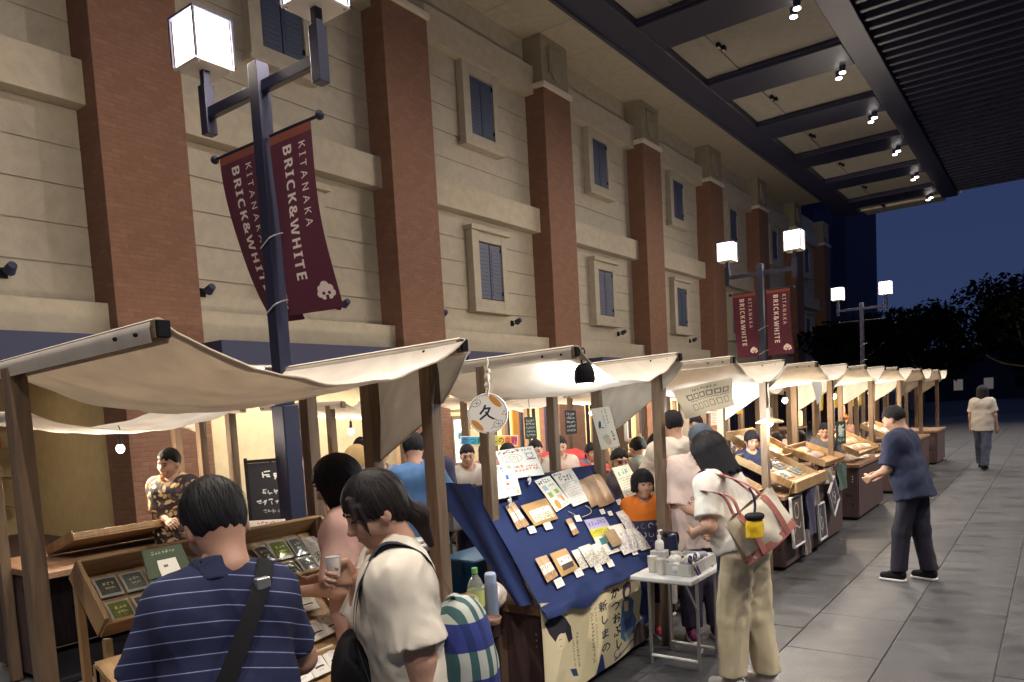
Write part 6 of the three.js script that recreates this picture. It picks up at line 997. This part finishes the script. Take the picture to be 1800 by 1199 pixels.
{
  const hnd = W0(PW2, add(PW2.arm.r[2], [.055, .055, .085])), C = thing('paper_cup', 'plain white paper cup held in front of the ponytailed shopper', 'cup', add(hnd, [.006, -.03, .01]));
  mesh('cup', lathe([[0, .002], [.018, 0], [.0245, .060], [.026, .062], [.0238, .059], [.0185, .005], [0, .005]], 24), M.paper, C);
  const L = (p) => W0(PW2, p), bk = PW2.rot;
  const B = thing('checked_backpack_bag', 'blue, green and white checked cloth bag carried on the back by a dark strap', 'bag', L(bk([.08, .99, -.15]))), o = B.position.toArray();
  const plaid = STD({ map: canvasTex(256, 256, (c, w, h) => { bg(c, w, h, '#a9ada4'); c.globalAlpha = .9; for (let i = 0; i < 4; i++) { c.fillStyle = '#24484c'; c.fillRect(i * 64, 0, 30, h); } for (let i = 0; i < 2; i++) { c.fillStyle = '#18246e'; c.fillRect(0, i * 128, w, 62); } c.globalAlpha = .5; for (let i = 0; i < 4; i++) { c.fillStyle = '#10204a'; for (let j = 0; j < 2; j++) c.fillRect(i * 64, j * 128, 30, 62); } }, true), roughness: .9, bumpMap: weave, bumpScale: .001 });
  const yw = PW2.G.rotation.y, bagF = (x, y, z) => { const r = .16 * Math.pow(Math.max(.02, Math.min(1, (.23 - y) / .20)), .5); let d = Math.max(ellD(x, Math.max(0, y), z, [0, -.0, 0], [.13, .24, .115]), -.34 - y); if (y < 0) d = Math.max(Math.hypot(x / .13, z / .115) - 1, 0) > 0 ? (Math.hypot(x / .13, z / .115) - 1) * .115 : Math.max((Math.hypot(x / .13, z / .115) - 1) * .115, -.34 - y); if (y < -.34) d = Math.max(d, -.34 - y); return d + .012 * nz.noise(x * 12, y * 6, z * 12) + .004 * nz.noise(x * 30, y * 12, z * 30); };
  const g = nets(bagF, [-.22, -.42, -.18], [.22, .32, .18], .012), p = g.attributes.position, uv = new Float32Array(p.count * 2); for (let i = 0; i < p.count; i++) { uv[i * 2] = (p.getX(i) * .8 + p.getZ(i)) * 4; uv[i * 2 + 1] = p.getY(i) * 3; } g.setAttribute('uv', new THREE.BufferAttribute(uv, 2)); g.rotateY(yw);
  mesh('bag_body', g.toNonIndexed(), plaid, B);
  const strap = (P, w) => { const c = new THREE.CatmullRomCurve3(P.map((q) => V(sub(L(q), o)))), side = [Math.cos(yw) * w, 0, -Math.sin(yw) * w]; return sheet((u, v) => add(c.getPoint(v).toArray(), side, (u - .5) * 2), 3, 44, .1, 1, .007); };
  mesh('strap', strap([bk([.155, 1.05, .17]), bk([.15, 1.22, .178]), bk([.145, 1.38, .125]), bk([.13, 1.49, .02]), bk([.12, 1.44, -.09]), bk([.10, 1.30, -.155]), bk([.06, 1.2, -.19])], .022), fab(.015, .02, .04), B);
  mesh('strap', strap([bk([-.155, 1.05, .17]), bk([-.15, 1.22, .178]), bk([-.145, 1.38, .125]), bk([-.13, 1.49, .02]), bk([-.12, 1.44, -.09]), bk([-.10, 1.30, -.155]), bk([-.02, 1.2, -.19])], .022), fab(.015, .02, .04), B);
  const F = thing('black_sling_bag', 'black bag worn on the chest of the ponytailed shopper, over the paper packs', 'bag', L(bk([-.03, 1.02, .21])));
  mesh('bag_body', (() => { const q = nets((x, y, z) => ellD(x, y, z, [0, 0, 0], [.13, .16, .075]) + .008 * nz.noise(x * 14, y * 9, z * 14), [-.18, -.22, -.12], [.18, .22, .12], .012); q.rotateY(yw); return triUV(q.toNonIndexed()); })(), M.black, F);
}
// shoppers and sellers around the small table
const pinkTee = STD({ map: canvasTex(512, 640, (c, w, h) => {
  bg(c, w, h, '#e3cabd'); c.save(); c.translate(256, 360); c.fillStyle = '#9a4a4a'; c.font = 'bold 44px sans-serif'; const s = 'KON MA CHA'; for (let i = 0; i < s.length; i++) { c.save(); c.rotate(-1.15 + i * .255); c.fillText(s[i], -14, -128); c.restore(); } c.restore();
  c.fillStyle = '#7d8488'; c.fillRect(196, 330, 130, 70); c.beginPath(); c.arc(260, 330, 56, 3.14, 6.28); c.fill(); c.fillStyle = '#cdd2d0'; c.fillRect(216, 310, 90, 26); c.fillStyle = '#34363f'; for (const x of [190, 326]) { c.beginPath(); c.arc(x, 376, 20, 0, 7); c.fill(); } c.fillStyle = '#a9adb0'; for (let i = 0; i < 4; i++) c.fillRect(206 + i * 28, 410, 20, 36); c.fillStyle = '#c8703c'; c.fillRect(296, 430, 90, 44);
}), roughness: .92, bumpMap: weave, bumpScale: .0006 });
person({ label: 'person in a pink printed T-shirt and grey cap behind the small white table', headTo: [4.918,1.41,-1.998], face: -.93, lean: 7, hp: 28, detail: 1, fat: 1.26, shoulder: .16, cap: fab(.10, .13, .17), hands: { l: [.02, 1.05, .27], r: [-.07, 1.03, .27] }, curl: { l: .8, r: .8 }, shirt: { m: pinkTee, uv: 'front', sleeve: .98, hem: .76, loose: .032, flare: .03, wrinkle: .011 }, pants: { m: fab(.05, .045, .08), loose: .02 }, shoes: fab(.12, .012, .07), palm: { l: [-.5, -.6, -.4], r: [.5, -.6, -.4] } });
const orangeTee = STD({ map: canvasTex(256, 320, (c, w, h) => { bg(c, w, h, '#cf6f1e'); c.fillStyle = '#2b2940'; c.fillRect(48, 104, 160, 216); for (let i = 0; i < 14; i++) { c.strokeStyle = ['#8d94b4', '#6a5a8a', '#a9a9b4'][i % 3]; c.lineWidth = 5; c.beginPath(); c.arc(66 + (i % 4) * 40, 130 + Math.floor(i / 4) * 44, 12, i, i + 4.2); c.stroke(); } c.strokeStyle = '#c3c62e'; c.lineWidth = 9; c.beginPath(); c.arc(128, 270, 15, 0, 6); c.moveTo(96, 262); c.lineTo(164, 282); c.stroke(); }), roughness: .9, bumpMap: weave, bumpScale: .0006 });
person({ label: 'child with a bowl haircut in an orange T-shirt with dark print', headTo: [4.833,1.119,-2.412], face: -.86, kid: true, detail: 1, hp: 4, hy: 6, hair: 'bowl', cat: 'child', shirt: { m: orangeTee, uv: 'front', sleeve: .9, hem: .80, loose: .03, flare: .03 }, pants: { m: fab(.03, .03, .05), len: .3 }, shoes: fab(.42, .05, .07), hands: { l: [.2, .8, .12], r: [-.19, .8, .14] } });
const PR = person({ label: 'person with a dark bob, white shirt and wide tan trousers', headTo: [4.221,1.389,-1.671], face: 2.95, lean: 21, hp: 28, hy: 6, detail: 2, hair: 'bob', shoulder: .14, hands: { l: [.10, 1.02, .30], r: [-.17, 1.0, .26] }, curl: { l: .6, r: .6 }, shirt: { m: fab(.70, .67, .61), sleeve: .8, hem: .92, loose: .018, flare: .024 }, pants: { m: fab(.58, .50, .34), loose: .018, flare: .022, len: .93, blend: .02, wrinkle: .014 }, shoes: fab(.55, .52, .48), feet: { l: [.095, .07], r: [-.095, -.07] } });
{
  const L = (p) => W0(PR, p), yaw = 2.95, mouth = [3.911,1.111,-1.347], foot = [4.017,0.938,-1.249], er = [4.136,1.026,-1.166], el = [3.877,0.856,-1.325], mid = mix3(mouth, foot, .5);
  const B = thing('canvas_tote', 'cream canvas tote with pink straps, slung behind the tan trousers', 'bag', mid);
  const R = V(sub(er, el)).normalize().toArray(), U0 = V(sub(mouth, foot)), N = V(R).cross(U0).normalize().toArray(), U = V(N).cross(V(R)).normalize().toArray();
  const P = (a, b, c) => add(add(add([0, 0, 0], R, a), U, b), N, c), canvasM = fab(.70, .64, .52), pink = fab(.46, .17, .14);
  const w = V(sub(er, el)).length() / 2 + .01, hh = V(sub(mouth, foot)).length() / 2 + .01, face = (sgn) => sheet((u, v) => { const a = (u - .5) * 2 * w * (1 - .06 * v), b = (v - .5) * 2 * hh, k = Math.sin(u * 3.14) * Math.pow(Math.sin(Math.min(1, v * .8 + .2) * 3.14), .5); return P(a, b, sgn * (.012 + .055 * k + .006 * Math.sin(u * 14 + v * 6))); }, 18, 14, .5, .4, .003);
  mesh('bag_body', [face(1), face(-1)], canvasM, B);
  for (const sgn of [1, -1]) for (const a of [-.09, .09]) mesh('strap', [sheet((u, v) => { const b = (v - .5) * 2 * hh, uu = (a / (2 * w)) + .5, k = Math.sin(uu * 3.14) * Math.pow(Math.sin(Math.min(1, v * .8 + .2) * 3.14), .5); return P(a + (u - .5) * .034, b, sgn * (.016 + .055 * k + .006)); }, 2, 12, .1, .4, .003)], pink, B);
  mesh('trim', [sheet((u, v) => { const uu = u, k = Math.sin(uu * 3.14) * Math.pow(Math.sin(.2 * 3.14), .5); return P((u - .5) * 2 * w, -hh - .012 + v * .05, .018 + .055 * k * (.9 + .2 * v)); }, 18, 2, .5, .1, .003), sheet((u, v) => { const k = Math.sin(u * 3.14) * Math.pow(Math.sin(.2 * 3.14), .5); return P((u - .5) * 2 * w, -hh - .012 + v * .05, -.018 - .055 * k * (.9 + .2 * v)); }, 18, 2, .5, .1, .003), sheet((u, v) => P((u - .5) * 2 * w, -hh - .012, (v - .5) * .08 * (.3 + Math.sin(u * 3.14))), 10, 2, .5, .1, .003)], pink, B);
  const o = B.position.toArray(), hd = (a, off) => { const c = new THREE.CatmullRomCurve3([V(P(-.09, hh, .03 * a)), V(P(-.08, hh + .10, .03 * a)), V(sub(L(PR.rot([.15 + off, 1.40, .09])), o)), V(sub(L(PR.rot([.14 + off, 1.475, .0])), o)), V(sub(L(PR.rot([.12 + off, 1.40, -.12])), o)), V(P(.06, hh + .08, .03 * a)), V(P(.09, hh, .03 * a))]); return sheet((u, v) => add(c.getPoint(v).toArray(), [Math.cos(yaw) * .014, 0.002, -Math.sin(yaw) * .014], (u - .5) * 2), 2, 40, .1, 1, .005); };
  mesh('handle', hd(1, 0), pink, B); mesh('handle', hd(-1, -.03), pink, B);
  const pc = thing('yellow_pouch', 'small yellow pouch with a black drawstring top hanging on the canvas tote', 'pouch', o);
  pc.position.set(...[3.791,1.063,-1.266]);
  mesh('pouch', (() => { const q = nets((x, y, z) => Math.max(ellD(x, Math.max(y, -.02), z, [0, -.02, 0], [.066, .06, .042]), y - .025, -.075 - y) + .003 * nz.noise(x * 30, y * 30, z * 30), [-.1, -.11, -.08], [.1, .06, .08], .006); return triUV(q.toNonIndexed()); })(), fab(.72, .48, .01), pc);
  mesh('drawstring_top', [(() => { const g = new THREE.TorusGeometry(.05, .015, 8, 24); g.rotateX(1.57); g.scale(1, 1, .75); g.translate(0, .03, 0); return g; })(), ball([0, .034, 0], .05, .014, .036)], M.black, pc);
  mesh('cord', tube([[0, .04, 0], [.004, .09, .004], [-.006, .14, 0], [-.01, .18, -.02]], .007, 6), fab(.05, .05, .1), pc);
  one('folded_umbrella', [tube([L([-.06, .92, .2]), L([-.05, .70, .2]), L([-.05, .45, .19])], .03, 10)], M.navyDull, 'dark folded umbrella hanging in front of the tan trousers', 'umbrella');
}
// people between the two rows and beyond, nearest first
person({ label: 'person with dark tied hair and pale pink top just behind the ponytailed shopper', headTo: [2.144,1.435,-2.546], face: -2.5, h: 1.56, lean: 8, hp: 24, detail: 1, hair: 'bob', shirt: { m: fab(.58, .36, .31), sleeve: .9, hem: .8, loose: .028 }, pants: { m: fab(.05, .05, .07) }, hands: { l: [.1, 1.08, .3], r: [-.1, 1.08, .32] } });
const PB = person({ label: 'person in a bright blue T-shirt with cropped hair, back turned between the stalls', headTo: [3.99,1.457,-3.848], face: 2.75, h: 1.66, lean: 4, hp: 18, hy: -25, detail: 1, fat: 1.06, shirt: { m: fab(.09, .20, .42), sleeve: .85, hem: .8, loose: .02 }, pants: { m: fab(.30, .25, .19) }, hands: { l: [.18, 1.0, .25], r: [-.22, .98, .16] } });
person({ label: 'person with black hair and navy top facing the blue T-shirt', headTo: [4.642,1.446,-4.314], face: -1.2, h: 1.68, hair: 'tail', hp: 8, shirt: { m: fab(.02, .024, .06), sleeve: 1.4, hem: .8 }, pants: { m: fab(.03, .03, .04) } });
const floral = STD({ map: canvasTex(256, 256, (c, w, h) => { bg(c, w, h, '#39323a'); for (let i = 0; i < 70; i++) { c.fillStyle = ['#c9a86a', '#8f7a52', '#e0cfa2', '#5a4a44'][i % 4]; c.beginPath(); c.ellipse(rand() * w, rand() * h, 8 + rand() * 16, 5 + rand() * 10, rand() * 3, 0, 7); c.fill(); } }, true), roughness: .85 }); floral.map.repeat.set(3, 3);
person({ label: 'smiling seller in a dark floral shirt pointing sideways at the far left', headTo: [3.119,1.434,-5.697], face: -1.0, h: 1.62, lean: 4, hp: 14, hy: -12, ht: -8, detail: 1, squint: true, hair: 'short', shirt: { m: floral, sleeve: .8, hem: .78, loose: .03, flare: .03 }, pants: { m: fab(.04, .04, .05) }, hands: { l: [.40, 1.18, .28], r: [.06, 1.10, .28] }, curl: { l: .2, r: .6 }, palm: { l: [0, -1, 0], r: [0, -.6, -.8] } });
person({ label: 'person in a loose white T-shirt, back turned behind the child', headTo: [5.51,1.503,-2.474], face: 2.35, h: 1.74, hp: 16, hy: 12, detail: 1, fat: 1.02, shirt: { m: fab(.62, .57, .50), sleeve: .85, hem: .74, loose: .03, flare: .03 }, pants: { m: fab(.5, .47, .42) }, hands: { l: [.12, 1.05, .34], r: [-.22, .95, .2] } });
person({ label: 'bent figure in a grey-green T-shirt seen from behind the wooden rack', headTo: [6.236,1.274,-3.149], face: 2.6, h: 1.64, lean: 26, hp: 20, shirt: { m: fab(.20, .20, .15), sleeve: .8, hem: .8, loose: .03 }, pants: { m: fab(.03, .03, .04) }, hands: { l: [.1, .95, .4], r: [-.1, .95, .42] } });
person({ label: 'child with loose black hair standing right of the grey-green T-shirt', headTo: [6.075,1.308,-2.866], face: 2.4, h: 1.42, kid: true, hair: 'bob', shirt: { m: fab(.3, .26, .26), sleeve: .8 }, pants: { m: fab(.05, .05, .06) }, cat: 'child' });
person({ label: 'person with a light top beyond the grey cap, before the dark shop front', headTo: [8.196,1.402,-3.384], face: -1.4, h: 1.62, shirt: { m: fab(.6, .54, .5), sleeve: .8 }, pants: { m: fab(.05, .05, .08) }, hair: 'tail' });
person({ label: 'seller in navy with tied-back hair behind the third stall', headTo: [7.565,1.251,-2.53], face: -.9, h: 1.58, hp: 16, hair: 'tail', shirt: { m: fab(.02, .026, .07), sleeve: .9 }, pants: { m: fab(.03, .03, .05) }, hands: { l: [.1, 1.0, .3], r: [-.12, 1.02, .3] } });
person({ label: 'person in a yellowish floral top behind the third stall, left of the navy seller', headTo: [9.066,1.16,-3.188], face: -.4, h: 1.56, hair: 'bun', shirt: { m: floral, sleeve: .9 }, pants: { m: fab(.2, .17, .12) } });
const PO = person({ label: 'seller in a grey shirt with a white badge behind the fourth stall', headTo: [9.807,1.215,-2.362], face: -1.35, h: 1.68, hp: 22, detail: 1, shirt: { m: fab(.10, .10, .12), sleeve: .85, hem: .78, loose: .03 }, pants: { m: fab(.03, .03, .04) }, hands: { l: [.1, 1.02, .3], r: [-.12, 1.0, .32] } });
mesh('badge', card([[.07, 1.22, .0], [.13, 1.22, .0], [.13, 1.16, .0], [.07, 1.16, .0]].map((p) => add(p, [0, 0, .155])), .004), M.paper, PO.G);
person({ label: 'person in black with long hair between the fourth stall posts', headTo: [10.866,1.089,-2.939], face: 1.2, h: 1.62, hair: 'bob', shirt: { m: fab(.02, .02, .022), sleeve: 1.5 }, pants: { m: fab(.5, .44, .3) } });
person({ label: 'person in a pale top walking past the fourth stall sign', headTo: [12.222,0.981,-2.778], face: 1.6, h: 1.6, shirt: { m: fab(.5, .42, .42), sleeve: .9 }, pants: { m: fab(.04, .05, .1) }, hair: 'bob' });
person({ label: 'person with an orange cap farther along the aisle', headTo: [14.47,1.173,-3.137], face: -1.2, h: 1.68, cap: fab(.45, .14, .03), shirt: { m: fab(.35, .2, .16), sleeve: .9 }, pants: { m: fab(.05, .05, .08) } });
person({ label: 'shopper in a dark blue shirt at the aisle side of the fourth stall', headTo: [7.334,1.428,-1.179], face: 2.9, lean: 14, hp: 26, feet: { l: [.11, .12], r: [-.1, -.08] }, detail: 1, shirt: { m: fab(.015, .022, .06), sleeve: .9, hem: .8, loose: .03 }, pants: { m: fab(.02, .02, .035) }, hands: { l: [.1, 1.0, .35], r: [-.12, 1.0, .35] } });
person({ label: 'seller with black hair peering out below the rainbow-coloured banner', headTo: [5.516,1.289,-4.124], face: -1.0, h: 1.5, hp: 12, hair: 'tail', shirt: { m: fab(.4, .3, .26), sleeve: .9 }, pants: { m: fab(.04, .04, .05) } });
person({ label: 'person in a brown top behind the red display', headTo: [6.569,1.291,-4.219], face: -.9, h: 1.52, hp: 14, hair: 'short', hairMat: M.hairBrown, shirt: { m: fab(.45, .36, .3), sleeve: .9 }, pants: { m: fab(.1, .07, .05) } });
person({ label: 'seller with a bare round face behind the right post of the blue stall', headTo: [5.237,1.248,-2.809], face: -.7, h: 1.46, hp: 10, hair: 'short', detail: 1, shirt: { m: fab(.07, .05, .06), sleeve: .9 }, pants: { m: fab(.04, .03, .03) } });
person({ label: 'person in a grey dress left of the blue T-shirt, behind the flap', headTo: [4.604,1.371,-4.862], face: -.6, h: 1.56, hair: 'tail', shirt: { m: fab(.2, .22, .27), sleeve: .7, hem: .7 }, pants: { m: fab(.2, .22, .27) } });
person({ label: 'person with a dark bun and pink top behind the post of the nearest stall', headTo: [4.924,1.404,-5.446], face: 2.6, h: 1.64, hair: 'bun', shirt: { m: fab(.55, .34, .34), sleeve: .8 }, pants: { m: fab(.1, .08, .08) } });
{ const p = [4.716,1.301,-5.291], B = thing('round_backpack', 'round tan backpack with two dark spots on the pink-topped back', 'backpack', p); mesh('bag_body', [ball([0, 0, 0], .16, .17, .09, 20)], fab(.42, .28, .12), B); mesh('spot', [ball([-.10, .0, .07], .035, .04, .03), ball([.1, .03, .07], .03, .035, .03)], fab(.04, .03, .03), B); }
person({ label: 'person with purple-brown hair between the lamp post and the front stall post', headTo: [4.437,1.444,-5.602], face: 1.6, h: 1.62, hair: 'bun', hairMat: fab(.07, .03, .05), shirt: { m: fab(.5, .34, .30), sleeve: .9 }, pants: { m: fab(.1, .08, .08) } });
person({ label: 'shopper with white top at the far end of the aisle', at: [17.2, 0, -1.2], face: 1.4, feet: { l: [.08, .22], r: [-.08, -.2] }, h: 1.64, hair: 'bob', shirt: { m: fab(.5, .46, .42), sleeve: .8 }, pants: { m: fab(.06, .07, .12) } });
person({ label: 'person in dark clothes standing farther out on the open plaza', at: [16.0, 0, 1.1], face: -1.2, h: 1.72, shirt: { m: fab(.03, .035, .07), sleeve: 1.2 }, pants: { m: fab(.05, .05, .06) } });
for (const [p, hair, face, c, label] of [
  [[6.084,1.287,-4.199], 'short', -0.9, [.35,.30,.26], 'person in a brown-grey top between the notice and the red display'],
  [[7.104,1.187,-4.157], 'tail', -0.6, [.12,.13,.2], 'person in dark grey-blue behind the long sign on the stall post'],
  [[5.37,1.293,-4.491], 'short', -0.8, [.5,.46,.42], 'person in a pale shirt left of the rainbow-coloured banner'],
  [[6.186,1.269,-4.902], 'bob', 2.2, [.4,.2,.17], 'person in a dull red top just under the fan sign'],
  [[9.348,1.243,-3.493], 'short', -1.2, [.3,.3,.32], 'person in grey just right of the grey cap, under the printed-squares sign'],
  [[10.561,1.082,-3.18], 'bob', 1.9, [.5,.42,.3], 'person in sandy top right of the enamel lamp'],
  [[12.517,1.025,-3.565], 'short', -1.2, [.55,.5,.48], 'person in white just left of the blank paper corner'],
  [[12.886,1.044,-4.08], 'tail', -1.0, [.5,.3,.32], 'person in rose top under the yellow cloth behind the enamel lamp'],
  [[14.014,0.921,-3.552], 'short', 2.1, [.06,.07,.14], 'person in dark blue left of the grey-shirted seller'],
  [[15.619,0.969,-3.244], 'bob', -1.2, [.5,.42,.36], 'person in cream top beyond the orange cap'],
  [[10.113,1.144,-3.963], 'bun', -1.0, [.28,.1,.1], 'person in maroon between the cap and the navy seller'],
]) person({ label, headTo: p, face, hair, hp: rr(4, 18), lean: rr(0, 10), shirt: { m: fab(...c), sleeve: rr(.7, 1), hem: .8, loose: .026 }, pants: { m: fab(.05, .05, .08) }, hands: { l: [.12, 1.02, .28], r: [-.14, 1.0, .3] } });
for (const [p, w, h, col, label] of [
  [[7.892,1.508,-4.9], 0.22, 0.3, '#20242c', 'dark menu card hanging behind the blue stall, right of the fan sign'],
  [[7.152,1.48,-5], 0.2, 0.26, '#2a3a34', 'dark green menu card hanging just right of the rainbow-coloured banner'],
  [[8.292,1.477,-3.2], 0.2, 0.16, '#dcd6c8', 'white price board hung inside the third stall'],
  [[11.03,1.349,-3], 0.2, 0.22, '#d9c79a', 'yellowish price board hung inside the fourth stall'],
  [[13.642,1.362,-3], 0.3, 0.2, '#c96a3a', 'orange price board hung inside the fifth stall'],
]) one('hanging_sign', [card([[p[0] - w / 2, p[1] + h / 2, p[2]], [p[0] + w / 2, p[1] + h / 2 - .01, p[2] + .02], [p[0] + w / 2 + .01, p[1] - h / 2, p[2] + .02], [p[0] - w / 2, p[1] - h / 2, p[2]]], .005, .004), tube([[p[0], p[1] + h / 2 - .02, p[2] + .008], [p[0] + .01, p[1] + h / 2 + .1, p[2]], [p[0], Math.max(1.85, p[1] + h / 2 + .12), p[2]]], .004, 5)], sheetMat(128, 128, (c, W2, H2) => { bg(c, W2, H2, col); const dark = parseInt(col.slice(1, 3), 16) < 90; for (let i = 0; i < 5; i++) scrib(c, 12, 12 + i * 22, 104, i ? 13 : 18, dark ? '#b9b9b4' : '#55524c', 2.5); }), label, 'sign');
renderer.render(scene, camera);
